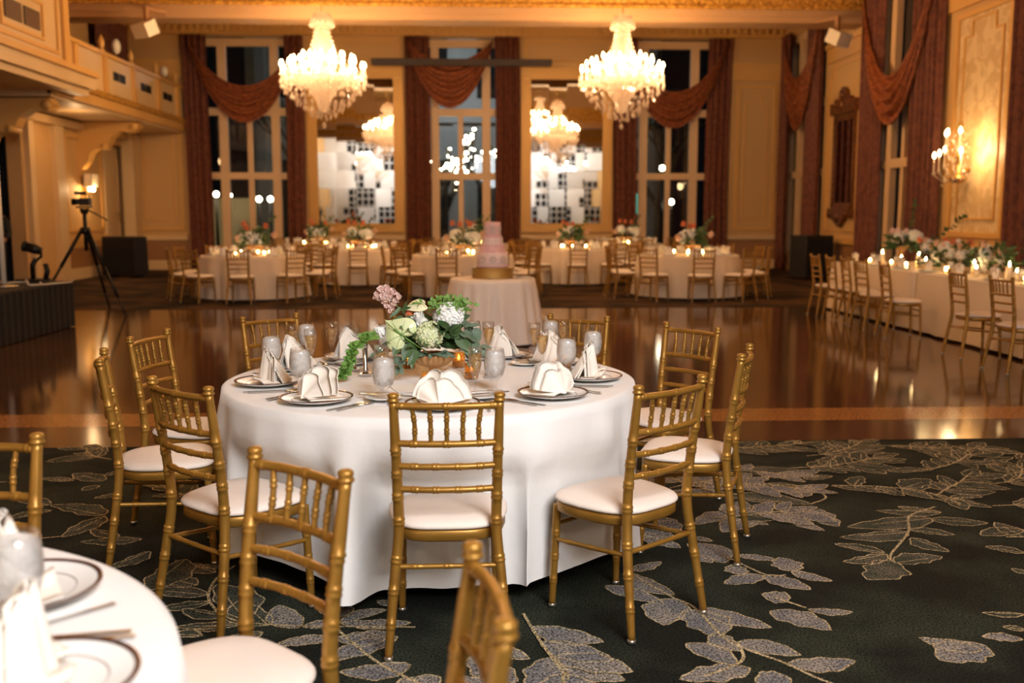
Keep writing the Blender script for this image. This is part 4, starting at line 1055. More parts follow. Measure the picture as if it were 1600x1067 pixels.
tree(-5.6, 35.5, 'bare unlit tree outside the balcony-side window', 7, False)
tree(6.4, 34, 'bare unlit tree outside the teal-sign window', 7, False)
for i, (x, z) in enumerate(((-8.0, 2.05), (-7.75, 2.08), (-7.36, 2.04), (-6.45, 1.93), (-6.1, 1.93), (-5.4, 1.93), (6.1, 2.9), (6.4, 1.85))):
    root = thing('street_lantern', 'glowing globe street lantern outside, ' + ('first', 'second', 'third', 'fourth', 'fifth', 'sixth', 'tall one beyond the teal sign', 'low one beyond the teal sign')[i] + ('' if i > 5 else ' from the balcony side of its window'), 'street lantern', (x, 31.5, -0.3))
    m = MB(); m.tube([(0, 0, 0), (0, 0, z + 0.2)], [0.05, 0.03], 8); m.build('post', [M['darkmetal']], root)
    m = MB(); m.ball((0, 0, z + 0.32), 0.085, 12, 8); m.build('globe', [M['bulb_rear']], root)
root = thing('teal_sign', 'small glowing teal shop sign seen through the window beyond the second mirror', 'sign', (5.05, 30.0, 1.5))
m = MB(); m.box(-0.13, 0.13, 0, 0.12, 0.0, 0.6); m.build('sign_box', [mat('teal_lightbox', (40, 170, 160), 0.5, emis=((30, 170, 150), 1.6))], root)
m = MB(); m.tube([(0, 0.06, -1.8), (0, 0.06, 0.0)], 0.04, 8); m.build('post', [M['darkmetal']], root)
m = MB(); m.box(-12, -6.9, 33.0, 33.2, -0.3, 2.0); o = m.build('garden_wall', [mat('beige_render', (190, 170, 130), 0.8)]); tag(o, 'low beige garden wall behind the street lanterns', 'wall')
# ============================================================ CHAIRS
def cat_pts(pts, n):
    """smooth curve through points, n samples per span"""
    P = []
    for i in range(len(pts) - 1):
        p0 = Vector(pts[max(0, i - 1)]); p1 = Vector(pts[i]); p2 = Vector(pts[i + 1]); p3 = Vector(pts[min(len(pts) - 1, i + 2)])
        for s_ in range(n):
            t = s_ / n
            P.append(0.5 * ((2 * p1) + (p2 - p0) * t + (2 * p0 - 5 * p1 + 4 * p2 - p3) * t * t + (3 * p1 - p0 - 3 * p2 + p3) * t ** 3))
    P.append(Vector(pts[-1]))
    return P
def bamboo(m, pts, rad, nodes, n=10, ring=1.13, w=0.006, gap=0.0075):
    """tube with turned double rings at the given fractions of its length; rad(t) radius"""
    P = cat_pts(pts, 10)
    L = [0]
    for i in range(1, len(P)): L.append(L[-1] + (P[i] - P[i - 1]).length)
    T = L[-1]
    def at(d):
        d = min(max(d, 0), T)
        for i in range(1, len(L)):
            if d <= L[i] + 1e-9:
                f = (d - L[i - 1]) / max(1e-9, L[i] - L[i - 1]); return P[i - 1].lerp(P[i], f)
        return P[-1]
    S = [(d, 1.0) for d in L]
    for nd in nodes:
        c = nd * T
        for g in (-gap, gap):
            S += [(c + g - w, 1.0), (c + g - w * 0.5, ring), (c + g + w * 0.5, ring), (c + g + w, 1.0)]
        S = [q for q in S if not (q[1] == 1.0 and abs(q[0] - c) < gap + w * 0.9)] + [(c, 1.02)]
    S = sorted([q for q in S if 0 <= q[0] <= T])
    m.tube([at(q[0]) for q in S], [rad(q[0] / T) * q[1] for q in S], n, 0)

def post_pts(sx):
    return [(sx * 0.203, 0.0, 0.012), (sx * 0.182, 0.04, 0.26), (sx * 0.166, 0.062, 0.43), (sx * 0.168, 0.052, 0.60), (sx * 0.175, 0.012, 0.885)]
def make_chair(lite=False):
    root = thing('ballroom_chair', 'gold chair', 'chair', (0, 0, 0))
    R = lambda t: 0.0135 + 0.0052 * sin(pi * min(1, t * 1.05)) ** 0.8 + (0.0015 if t > 0.8 else 0)
    if lite:
        m = MB()
        for s in (-1, 1):
            m.tube([*cat_pts(post_pts(s), 2)], 0.0165, 6); m.tube([(s * 0.172, 0.41, 0.40), (s * 0.18, 0.425, 0.01)], 0.0145, 6)
            m.tube([(s * 0.173, 0.415, 0.30), (s * 0.178, 0.05, 0.30)], 0.009, 5)
        for z in (0.88, 0.742, 0.66, 0.578): m.tube([(-0.172, 0.03 + (0.88 - z) * 0.1, z), (0, 0.005 + (0.88 - z) * 0.1, z), (0.172, 0.03 + (0.88 - z) * 0.1, z)], 0.0115, 5)
        for i in range(5): m.tube([((i - 2) * 0.055, 0.02, 0.742), ((i - 2) * 0.058, 0.012, 0.88)], 0.009, 5)
        m.tube([(-0.18, 0.05, 0.31), (0.18, 0.05, 0.31)], 0.009, 5)
        m.build('frame', [M['gold']], root)
    else:
        for s in (-1, 1):
            m = MB(); bamboo(m, post_pts(s), R, (0.12, 0.25, 0.37, 0.52, 0.62, 0.71, 0.80))
            p = (s * 0.175, 0.011, 0.884)
            m.lathe([(0.017, 0.0), (0.0205, 0.004), (0.0205, 0.009), (0.015, 0.012), (0.019, 0.017), (0.019, 0.026), (0.012, 0.031), (0.0, 0.032)], 12, p)
            lg = m.build('leg', [M['gold']], root)
            m = MB(); m.lathe([(0.016, 0.0), (0.017, 0.008), (0.014, 0.014)], 10, (s * 0.203, 0.0, 0.001)); m.build('glide', [M['glide']], lg)
            m = MB(); bamboo(m, [(s * 0.17, 0.412, 0.405), (s * 0.175, 0.42, 0.2), (s * 0.18, 0.428, 0.012)], lambda t: 0.0165 - 0.003 * t, (0.28, 0.52, 0.76))
            lg = m.build('leg', [M['gold']], root)
            m = MB(); m.lathe([(0.015, 0.0), (0.016, 0.008), (0.013, 0.014)], 10, (s * 0.18, 0.428, 0.001)); m.build('glide', [M['glide']], lg)
            m = MB(); bamboo(m, [(s * 0.175, 0.415, 0.27), (s * 0.179, 0.23, 0.285), (s * 0.18, 0.05, 0.30)], lambda t: 0.0092, (0.2, 0.5, 0.8), 8); m.build('stretcher', [M['gold']], root)
        m = MB(); bamboo(m, [(-0.178, 0.048, 0.31), (0, 0.046, 0.31), (0.178, 0.048, 0.31)], lambda t: 0.0092, (0.2, 0.5, 0.8), 8); m.build('stretcher', [M['gold']], root)
        m = MB(); bamboo(m, [(-0.172, 0.418, 0.33), (0, 0.42, 0.33), (0.172, 0.418, 0.33)], lambda t: 0.0092, (0.2, 0.5, 0.8), 8); m.build('stretcher', [M['gold']], root)
        def yb(z): return 0.052 - (z - 0.60) / 0.285 * 0.040 if z > 0.6 else 0.055
        def rail(z, name, r, nn):
            m = MB(); y = yb(z); w = 0.168 + max(0, z - 0.6) * 0.025; bow = 0.024
            bamboo(m, [(-w, y, z), (-w * 0.5, y - bow * 0.8, z), (0, y - bow, z), (w * 0.5, y - bow * 0.8, z), (w, y, z)], lambda t: r, nn, 9, 1.16, 0.005, 0.007)
            m.build(name, [M['gold']], root)
        rail(0.872, 'top_rail', 0.0122, (0.06, 0.5, 0.94)); rail(0.742, 'back_rail', 0.0115, (0.18, 0.5, 0.82))
        rail(0.662, 'back_rail', 0.0112, (0.18, 0.39, 0.61, 0.82)); rail(0.580, 'back_rail', 0.0112, (0.18, 0.39, 0.61, 0.82))
        for i in range(5):
            x = (i - 2) * 0.053; x2 = (i - 2) * 0.057; bo = 0.024 * (1 - (abs(i - 2) / 3.1) ** 2)
            m = MB(); bamboo(m, [(x, yb(0.742) - bo, 0.75), (x, (yb(0.742) + yb(0.872)) / 2 - bo, 0.81), (x2, yb(0.872) - bo, 0.867)], lambda t: 0.0078, (0.3, 0.68), 8, 1.25, 0.005, 0.007)
            m.build('spindle', [M['gold']], root)
    def seat(z0, z1, sc, crown, mi, name):
        N = 36; pts = []
        for i in range(N):
            a = 2 * pi * i / N
            c, s = cos(a), sin(a)
            x = abs(c) ** 0.55 * (1 if c > 0 else -1); y = abs(s) ** 0.6 * (1 if s > 0 else -1)
            hw = 0.212 + 0.012 * y - (0.02 if y < 0 else 0) * abs(y)
            pts.append((x * hw * sc, 0.255 + y * 0.197 * sc))
        m = MB(); vs = []; fs = []; rings = []
        lv = [(0.97, z0), (1.0, z0 + 0.006), (1.0, z1 - 0.008), (0.97, z1)] + ([(0.85, z1 + crown * 0.55), (0.55, z1 + crown * 0.95), (0.2, z1 + crown)] if crown else [])
        for q, z in lv:
            for (x, y) in pts: vs.append((x * q, 0.255 + (y - 0.255) * q, z))
        k = len(lv)
        for j in range(k - 1):
            for i in range(N): fs.append((j * N + i, j * N + (i + 1) % N, (j + 1) * N + (i + 1) % N, (j + 1) * N + i))
        fs.append(tuple(range(N))[::-1]); fs.append(tuple(range((k - 1) * N, k * N)))
        m.add(vs, fs, 0, True); return m.build(name, [M[mi]], root)
    seat(0.388, 0.430, 0.965, 0, 'gold', 'seat_frame')
    seat(0.431, 0.452, 1.0, 0.018, 'cushion', 'seat_cushion')
    return root
chairP = Proto(make_chair()); chairL = Proto(make_chair(True))
def face_to(mx, my, tx, ty): return atan2(ty - my, tx - mx) - pi / 2
POSES = []
def chair_from_finials(a, b, c, label, group):
    mx, my = (a[0] + b[0]) / 2, (a[1] + b[1]) / 2
    dx, dy = b[0] - a[0], b[1] - a[1]
    nx, ny = -dy, dx
    if nx * (c[0] - mx) + ny * (c[1] - my) < 0: nx, ny = -nx, -ny
    L = sqrt(nx * nx + ny * ny); nx /= L; ny /= L
    POSES.append((mx, my, nx, ny))
    # finials sit 0.011 in front of the chair's origin
    chairP.put((mx - nx * 0.011, my - ny * 0.011, 0.002), atan2(ny, nx) - pi / 2, label, group)
TC = (-0.17, 4.50)
G1 = 'gold chairs round the front dining table'
fin = [((-0.247, 3.24), (0.1, 3.244), 'gold chair with ivory cushion seen squarely from behind at the front dining table'),
       ((0.582, 3.354), (0.853, 3.573), 'angled gold chair at the front dining table, whole seat clear of the cloth'),
       ((1.15, 4.12), (1.27, 4.43), 'gold chair seen side-on at the front dining table, wall-mirror side, behind the angled one'),
       ((1.085, 5.36), (1.285, 5.10), 'gold chair facing the camera beside the dance floor, wall-mirror side of the front dining table'),
       ((0.493, 5.829), (0.785, 5.69), 'gold chair beyond the front dining table, before the cake table'),
       ((-1.29, 5.726), (-1.02, 5.96), 'gold chair beyond the front dining table, before the dance floor on the stage side'),
       ((-1.62, 4.82), (-1.545, 5.16), 'gold chair on the stage side of the front dining table, back towards the dance floor'),
       ((-1.60, 4.42), (-1.50, 4.09), 'gold chair seen edge-on at the stage side of the front dining table'),
       ((-1.152, 3.633), (-0.883, 3.393), 'gold chair turned three-quarters at the front dining table, before the edge-on chair'),
       ((-0.44, 5.96), (-0.10, 5.97), 'gold chair hidden behind the flower centrepiece of the front dining table')]
for a, b, t in fin: chair_from_finials(a, b, TC, t, G1)
T2C = (-1.38, 1.40)
G2 = 'gold chairs round the cropped corner table'
chair_from_finials((-0.541, 2.493), (-0.284, 2.255), T2C, 'blurred gold chair with big ivory seat at the cropped corner table', G2)
chair_from_finials((-1.161, 2.682), (-1.51, 2.69), T2C, 'gold chair cut by the picture edge behind the cropped corner table', G2)
chair_from_finials((0.007, 1.715), (0.048, 1.40), T2C, 'very blurred gold chair back rising from the bottom edge of the picture', G2)

# ============================================================ TABLES AND CLOTHS
def table_under(name, label, c, R, z=0.752, lite=False):
    root = thing('round_table', label, 'table', (c[0], c[1], 0.004))
    m = MB(); m.lathe([(R * 0.97, z - 0.03), (R * 0.985, z - 0.02), (R * 0.985, z - 0.008), (R * 0.97, z - 0.004)], 48); m.build('tabletop', [M['wainscot']], root)
    for i in range(4):
        a = pi / 4 + i * pi / 2; x, y = R * 0.55 * cos(a), R * 0.55 * sin(a)
        m = MB(); m.tube([(x, y, 0.0), (x, y, z - 0.03)], 0.016, 8); m.build('leg', [M['darkmetal']], root)
    return root
def cloth(c, R, zt, zh, Rh, seed, name, label, matn, nfold=17, nth=288, amp=0.04, hemv=0.02, loc_z=0.0):
    r = random.Random(seed); m = MB()
    ph = [r.uniform(0, 6.28) for _ in range(6)]
    def fold(a):
        q = 0.55 * sin(nfold * a + ph[0] + 0.7 * sin(3 * a + ph[1])) + 0.35 * sin((nfold - 6) * a + ph[2]) + 0.3 * sin((nfold + 5) * a + ph[3])
        return q - 0.35 * abs(sin(nfold * 0.5 * a + ph[5]))
    prof = []
    NT = 6
    vs = [(c[0], c[1], zt)]; fs = []
    rows = []
    for j in range(1, NT + 1): rows.append(('t', R * j / NT * 0.985))
    NV = 16
    for j in range(NV + 1): rows.append(('s', j / NV))
    for kind, q in rows:
        for i in range(nth):
            a = 2 * pi * i / nth
            if kind == 't': rad, z = q, zt
            else:
                f = fold(a); e = q ** 0.75
                rad = R + 0.006 + (Rh - R) * q ** 0.8 + amp * f * e * 0.8
                z = zt - 0.008 - (zt - zh - 0.008) * q + hemv * q * q * sin(4 * a + ph[4]) + 0.006 * f * q
                if q == 0: z = zt - 0.006
            X, Y = c[0] + rad * cos(a), c[1] + rad * sin(a)
            if kind == 's' and q > 0:
                # chairs tucked under the table push the cloth in ahead of their seats and legs
                for (mx, my, nx, ny) in POSES:
                    if abs(mx - c[0]) + abs(my - c[1]) > 3: continue
                    lx = (X - mx) * ny - (Y - my) * nx; ly = (X - mx) * nx + (Y - my) * ny
                    if abs(lx) < 0.36 and -0.2 < ly < 0.475:
                        wx = min(1, max(0, (0.36 - abs(lx)) / 0.12)); wx = wx * wx * (3 - 2 * wx)
                        wz = min(1, max(0, (0.62 - z) / 0.14)); wz = wz * wz * (3 - 2 * wz)
                        d = (0.475 - ly) * wx * wz
                        X += nx * d; Y += ny * d
            vs.append((X, Y, z))
    for i in range(nth): fs.append((0, 1 + i, 1 + (i + 1) % nth))
    for j in range(len(rows) - 1):
        b = 1 + j * nth
        for i in range(nth): fs.append((b + i, b + nth + i, b + nth + (i + 1) % nth, b + (i + 1) % nth))
    m.add([(x - c[0], y - c[1], z) for x, y, z in vs], fs, 0, True)
    o = m.build(name, [M[matn]], None, (c[0], c[1], loc_z))
    tag(o, label, 'tablecloth')
    return o
table_under('t', 'round folding table hidden under the white cloth of the front dining table', TC, 0.914)
cloth(TC, 0.914, 0.76, 0.085, 0.985, 5, 'tablecloth', 'white floor-length tablecloth of the front dining table with the flower bowl', 'cloth', 21, amp=0.075)
table_under('t', 'round folding table hidden under the cropped corner tablecloth', T2C, 0.914)
cloth(T2C, 0.914, 0.76, 0.085, 0.985, 6, 'tablecloth', 'white tablecloth of the blurred table cropped by the bottom corner', 'cloth', 13)

CAKE = (0.287, 11.75)
table_under('t', 'small round table hidden under the cake table cloth', CAKE, 0.46, 0.744)
cloth(CAKE, 0.49, 0.752, 0.02, 0.61, 8, 'tablecloth', 'blush cloth of the small round cake table on the dance floor', 'cakecloth', 19, amp=0.05, hemv=0.0)

# ============================================================ TABLEWARE PROTOTYPES
def plate_mesh(R):
    root = thing('dinner_plate', 'plate', 'plate', (0, 0, 0))
    m = MB(); m.lathe([(R * 0.5, 0.001), (R * 0.62, 0.003), (R * 0.9, 0.014), (R * 0.99, 0.019), (R * 0.99, 0.022), (R * 0.9, 0.0185), (R * 0.64, 0.0085), (R * 0.3, 0.007), (0, 0.007)], 56); m.build('well', [M['plate']], root)
    m = MB(); m.lathe([(R * 0.93, 0.0208), (R * 0.995, 0.0232), (R * 1.0, 0.021), (R * 0.97, 0.0178)], 56, ring=True); m.build('rim_band', [M['rim']], root)
    m = MB(); m.lathe([(R * 0.66, 0.0098), (R * 0.672, 0.0106), (R * 0.665, 0.0088)], 56, ring=True); m.build('inner_band', [M['rim']], root)
    return root
plateP = Proto(plate_mesh(0.146))
def bread():
    root = thing('bread_plate', 'bread plate', 'plate', (0, 0, 0))
    m = MB(); R = 0.08; m.lathe([(R * 0.5, 0.001), (R * 0.9, 0.01), (R * 0.99, 0.014), (R * 0.99, 0.016), (R * 0.88, 0.013), (R * 0.6, 0.006), (0, 0.005)], 40); m.build('well', [M['plate']], root)
    return root
breadP = Proto(bread())
def napkin_mesh(seed, style):
    r = random.Random(seed); m = MB()
    if style == 0:
        # bishop-fold tent: tall peak with a crease down the front, folded skirts at the foot
        layers = ((1.0, 0.0, 0.0), (0.93, 0.012, 0.006), (0.8, -0.014, 0.014))
        for (sc, dx, dy) in layers:
            def fn(u, v):
                a = (u - 0.5) * 2
                x = a * (0.115 - 0.08 * v ** 1.5) * sc + dx + 0.03 * v * v
                y = -0.045 + 0.03 * v + 0.06 * abs(a) ** 1.3 * (1 - v * 0.4) + dy + 0.006 * sin(9 * a + seed)
                z = 0.004 + (0.155 * v - 0.035 * abs(a) ** 1.5 * v) * sc
                return (x, y, z)
            m.sheet(fn, 17, 9, (0, 0.004, 0))
            def fn2(u, v):
                a = (u - 0.5) * 2
                return (a * (0.1 - 0.065 * v ** 1.4) * sc + dx + 0.03 * v * v, 0.085 - 0.09 * v - 0.03 * abs(a) * (1 - v) + dy, 0.004 + (0.152 * v - 0.035 * abs(a) ** 1.5 * v) * sc)
            m.sheet(fn2, 17, 9, (0, 0.004, 0))
        for s in (-1, 1):
            def fn3(u, v):
                return (s * (0.03 + 0.1 * u) , -0.07 + 0.05 * u + 0.07 * v, 0.008 + 0.02 * (1 - u) * (1 - v) + 0.004 * sin(8 * u + seed))
            m.sheet(fn3, 7, 6, (0, 0, 0.005))
    else:
        # standing fan gathered at the front foot, pleats spreading upward
        for (sc, y0, tilt, sh, wd) in ((1.0, 0.0, 0.5, 0.0, 0.118), (0.9, 0.03, 0.65, 0.1, 0.112), (0.78, -0.016, 0.42, -0.14, 0.108)):
            def fn(u, v):
                th = pi * (0.05 + 0.9 * u)
                e = 1 - 0.1 * exp(-((u - 0.5) / 0.05) ** 2) - 0.05 * exp(-((u - 0.27) / 0.04) ** 2) - 0.05 * exp(-((u - 0.76) / 0.04) ** 2)
                x = -cos(th + sh) * wd * v * e * sc ** 0.5; up = sin(th) * 0.13 * v * e * sc
                pl = 0.007 * v * cos(2 * pi * 3 * u) - 0.012 * v * exp(-((u - 0.5) / 0.04) ** 2)
                return (x, -0.055 + y0 + up * tilt + pl + 0.03 * v * abs(cos(th)), 0.006 + up + 0.002)
            m.sheet(fn, 49, 9, (0, 0.004, 0.001))
        def fn4(u, v):
            a = (u - 0.5) * 2
            return (a * 0.115 * (0.5 + 0.5 * v), -0.065 + 0.13 * v, 0.004 + 0.01 * (1 - a * a))
        m.sheet(fn4, 13, 6, (0, 0, 0.006))
    return m
def napkin(seed, style):
    o = napkin_mesh(seed, style).build('napkin', [M['napkin']]); tag(o, 'n', 'napkin'); return Proto(o)
napA, napB, napC = napkin(1, 0), napkin(2, 1), napkin(3, 0)
def goblet():
    root = thing('water_goblet', 'goblet', 'glass', (0, 0, 0))
    m = MB(); m.lathe([(0.0, 0.0), (0.034, 0.0), (0.034, 0.003), (0.012, 0.008), (0.0065, 0.018), (0.011, 0.026), (0.007, 0.034), (0.015, 0.045), (0.034, 0.062), (0.0415, 0.09), (0.0425, 0.115), (0.039, 0.145), (0.0355, 0.165), (0.0345, 0.165), (0.038, 0.144), (0.0412, 0.114), (0.04, 0.09), (0.032, 0.064), (0.0, 0.05)], 28); m.build('glass', [M['glass']], root)
    m = MB(); m.lathe([(0.0, 0.052), (0.031, 0.0655), (0.039, 0.09), (0.0402, 0.114), (0.037, 0.142), (0.035, 0.152), (0.02, 0.158), (0.0, 0.154)], 28, mod=lambda a, t: 1 + 0.015 * sin(7 * a) * sin(20 * t)); m.build('iced_water', [M['ice']], root)
    return root
gobP = Proto(goblet())
def flute():
    root = thing('champagne_flute', 'flute', 'glass', (0, 0, 0))
    m = MB(); m.lathe([(0.0, 0.0), (0.03, 0.0), (0.03, 0.003), (0.01, 0.007), (0.0055, 0.02), (0.005, 0.05), (0.008, 0.065), (0.017, 0.09), (0.023, 0.115), (0.027, 0.14), (0.0285, 0.165), (0.0265, 0.19), (0.0255, 0.19), (0.0272, 0.165), (0.0257, 0.14), (0.0217, 0.115), (0.0157, 0.09), (0.0, 0.07)], 24); m.build('glass', [M['glass']], root)
    m = MB(); m.lathe([(0.0, 0.072), (0.015, 0.0905), (0.0208, 0.115), (0.0248, 0.14), (0.026, 0.158), (0.0, 0.158)], 24); m.build('champagne', [M['champagne']], root)
    return root
fluP = Proto(flute())
def cutlery(kind):
    m = MB()
    if kind == 'knife':
        pts = [(-0.0045, -0.11), (0.0045, -0.11), (0.006, -0.06), (0.0055, 0.0), (0.008, 0.02), (0.009, 0.08), (0.004, 0.115), (-0.002, 0.12), (-0.004, 0.1), (-0.004, 0.0), (-0.006, -0.06)]
        m.prism(pts, 0.0, 0.0035)
    elif kind == 'fork':
        m.prism([(-0.0055, -0.1), (0.0055, -0.1), (0.004, -0.03), (0.003, 0.03), (0.011, 0.05), (0.012, 0.066), (-0.012, 0.066), (-0.011, 0.05), (-0.003, 0.03), (-0.004, -0.03)], 0.0, 0.003)
        for k in range(4):
            x = -0.0105 + k * 0.007; m.prism([(x - 0.0015, 0.064), (x + 0.0015, 0.064), (x + 0.001, 0.1), (x - 0.001, 0.1)], 0.0005, 0.003)
    else:
        m.prism([(-0.0055, -0.1), (0.0055, -0.1), (0.004, -0.03), (0.003, 0.05), (-0.003, 0.05), (-0.004, -0.03)], 0.0, 0.003)
        m.ball((0, 0.075, 0.0035), (0.017, 0.028, 0.0035), 14, 6)
    o = m.build(kind if kind != 'knife' else 'table_knife', [M['steel']]); tag(o, kind, kind); return Proto(o)
knP, foP, spP = cutlery('knife'), cutlery('fork'), cutlery('spoon')

HOURS = {0: 'six', 1: 'five', 2: 'four', 3: 'three', 4: 'two', 5: 'one', 6: 'twelve', 7: 'eleven', 8: 'ten', 9: 'nine', 10: 'eight', 11: 'seven'}
def clock(b):
    """b: bearing in degrees, -90 = towards the camera = six o'clock"""
    return HOURS[int(round(((b + 90) % 360) / 30.0)) % 12] + " o'clock"
ZT = 0.7625
def put_on(proto, x, y, z, rz, label, group): return proto.put((x, y, z), rz, label, group)
plates = [(-84.5, 'behind the squarely seen chair', 1), (-44.6, 'nearest the angled chair, cutlery beside it', 1), (-7, 'at the wall-mirror side edge', 0), (33, 'behind the champagne flutes on the wall-mirror side', 2),
          (61, 'in front of the cake table', 0), (92, 'hidden behind the flowers', 2), (126, 'behind the tall flute on the stage side', 2), (158, 'behind the goblets on the stage side', 0), (193, 'at the stage-side edge', 2), (233, 'nearest the three-quarter chair', 1)]
rp = random.Random(4)
TN = 'front dining table'
for b, where, st in plates:
    a = radians(b); px, py = TC[0] + 0.72 * cos(a), TC[1] + 0.72 * sin(a); rz = a + pi / 2
    def L(x, y): return (px + x * cos(rz) - y * sin(rz), py + x * sin(rz) + y * cos(rz))
    plateP.put((px, py, ZT), rz, 'white bronze-rimmed dinner plate ' + where, 'dinner plates on the front dining table')
    jit = rp.uniform(-0.5, 0.5)
    (napA, napB, napC)[st].put((px, py, ZT + 0.012), rz + jit, 'ivory folded napkin on the plate ' + where, 'napkins on the front dining table')
    for pr, dx, dy, nm in ((foP, -0.172, 0.0, 'fork'), (foP, -0.198, 0.02, 'fork'), (knP, 0.172, 0.0, 'knife'), (spP, 0.2, 0.01, 'spoon')):
        x, y = L(dx, dy)
        pr.put((x, y, ZT), rz + rp.uniform(-0.05, 0.05), 'steel %s%s by the plate %s' % ('outer ' if dx < -0.18 else '', nm, where), 'cutlery on the front dining table')
    x, y = L(-0.22, 0.19); breadP.put((x, y, ZT), rz, 'bread plate beside the setting ' + where, 'bread plates on the front dining table')
    knP.put((x + 0.01, y, ZT + 0.0165), rz + 1.2, 'butter knife on the bread plate ' + where, 'cutlery on the front dining table')
gob = [(-0.704, 4.161, 'second from the stage-side edge'), (-0.336, 3.915, 'on its short stem, standing forward of the flower bowl'), (-0.913, 4.624, 'tilted-looking, farthest to the stage side'), (-0.832, 5.138, 'behind the stage-side flutes'),
       (0.108, 4.125, 'full of ice just beside the candle-side flute'), (0.444, 4.473, 'middle of the wall-mirror side group'), (0.6, 4.76, 'close to the wall-mirror side napkin'), (0.435, 5.249, 'clear, behind the wall-mirror side flutes'), (0.02, 5.2, 'hidden behind the flowers'), (-0.42, 5.1, 'behind the drooping greenery')]
for x, y, t in gob: gobP.put((x, y, ZT), x * 7, 'goblet of iced water ' + t, 'water goblets on the front dining table').scale = (1.08, 1.08, 1.1)
flu = [(-0.688, 5.019, 'tallest-looking before the stage-side napkin'), (-0.746, 4.712, 'between two goblets, stage side'), (-0.869, 4.92, 'behind the goblets, stage side'), (0.027, 4.039, 'before the gold votive by the flower bowl'), (0.347, 4.664, 'nearer of the wall-mirror side pair'),
       (0.33, 4.95, 'farther of the wall-mirror side pair'), (0.487, 5.08, 'next to the goblet by the wall-mirror side chair'), (-0.36, 4.1, 'straight behind the front goblet'), (0.10, 5.0, 'half hidden behind the eucalyptus leaves'), (-0.15, 5.25, 'hidden behind the flowers')]
for x, y, t in flu: fluP.put((x, y, ZT), x * 5, 'champagne flute ' + t, 'champagne flutes on the front dining table').scale = (1.08, 1.08, 1.05)
# gold votives
def votive():
    root = thing('votive_candle', 'votive', 'candle', (0, 0, 0))
    m = MB(); m.lathe([(0.0, 0.0), (0.028, 0.0), (0.031, 0.004), (0.031, 0.07), (0.029, 0.07), (0.029, 0.008), (0.0, 0.008)], 20, mod=lambda a, t: 1 + 0.02 * sin(8 * a)); m.build('holder', [M['amberglass']], root)
    m = MB(); m.lathe([(0.0, 0.01), (0.025, 0.01), (0.025, 0.035), (0.0, 0.033)], 16); m.build('wax', [M['wax']], root)
    m = MB(); m.lathe([(0.0, 0.036), (0.006, 0.043), (0.004, 0.055), (0.0, 0.064)], 8); m.build('flame', [M['flame']], root)
    return root
votP = Proto(votive())
for x, y, t in ((0.013, 4.457, 'in front, beside the flower bowl foot'), (-0.048, 4.80, 'behind the flower bowl, cake side'), (-0.289, 4.80, 'behind the flower bowl, stage side'), (-0.168, 4.20, 'before the flower bowl foot, wax showing'), (0.46, 4.72, 'glowing among the wall-mirror side glasses')):
    votP.put((x, y, ZT), 0, 'gold glass votive candle %s' % t, 'votives on the front dining table')
for x, y, h, t in ((-0.475, 4.568, 0.15, 'tall slim chrome shaker on square foot by the drooping greenery'), (-0.545, 4.72, 0.08, 'short chrome shaker behind the tall one'), (0.10, 4.5, 0.12, 'chrome shaker beside the iced goblet near the gold votive')):
    root = thing('table_shaker', t, 'shaker', (x, y, ZT))
    m = MB(); m.cbox((0, 0, 0.005), (0.055, 0.055, 0.01)); m.tube([(0, 0, 0.01), (0, 0, 0.03), (0, 0, 0.034), (0, 0, h * 0.85), (0, 0, h)], [0.014, 0.014, 0.01, 0.013, 0.009], 12); m.build('body', [M['chrome']], root)
    m = MB(); m.lathe([(0.013, h * 0.85), (0.0155, h * 0.88), (0.0155, h * 0.97), (0.008, h * 1.06), (0, h * 1.08)], 14); m.build('cap', [M['chrome']], root)
m = MB(); m.box(-0.06, 0.06, -0.09, 0.09, 0, 0.0012); o = m.build('menu_card', [M['paper']], None, (-0.26, 4.2, ZT), 0.3); tag(o, 'small cream menu card lying flat between goblet and flower bowl', 'card')

# cropped corner table
for b, t, st in ((45, 'upper', 0), (9, 'lower', 2), (88, 'hidden far', 1)):
    a = radians(b); px, py = T2C[0] + 0.72 * cos(a), T2C[1] + 0.72 * sin(a); rz = a + pi / 2
    def L(x, y): return (px + x * cos(rz) - y * sin(rz), py + x * sin(rz) + y * cos(rz))
    plateP.put((px, py, ZT), rz, '%s blurred bronze-rimmed plate on the cropped corner table' % t, 'plates on the corner table')
    (napA, napB, napC)[st].put((px - 0.02 * cos(a), py - 0.02 * sin(a), ZT + 0.012), rz + 0.2, 'ivory napkin folded on the %s plate of the cropped corner table' % t, 'napkins on the corner table')
    for pr, dx, nm in ((foP, -0.175, 'fork'), (knP, 0.175, 'knife'), (spP, 0.2, 'spoon')):
        x, y = L(dx, 0.0); pr.put((x, y, ZT), rz, 'steel %s by the %s plate on the cropped corner table' % (nm, t), 'cutlery on the corner table')
gobP.put((-0.80, 1.735, ZT), 0, 'large blurred goblet of iced water on the cropped corner table', 'glasses on the corner table')
fluP.put((-0.93, 1.60, ZT), 0, 'blurred champagne flute on the cropped corner table', 'glasses on the corner table')
breadP.put((-0.86, 1.50, ZT), 0, 'small white bread plate on the cropped corner table')

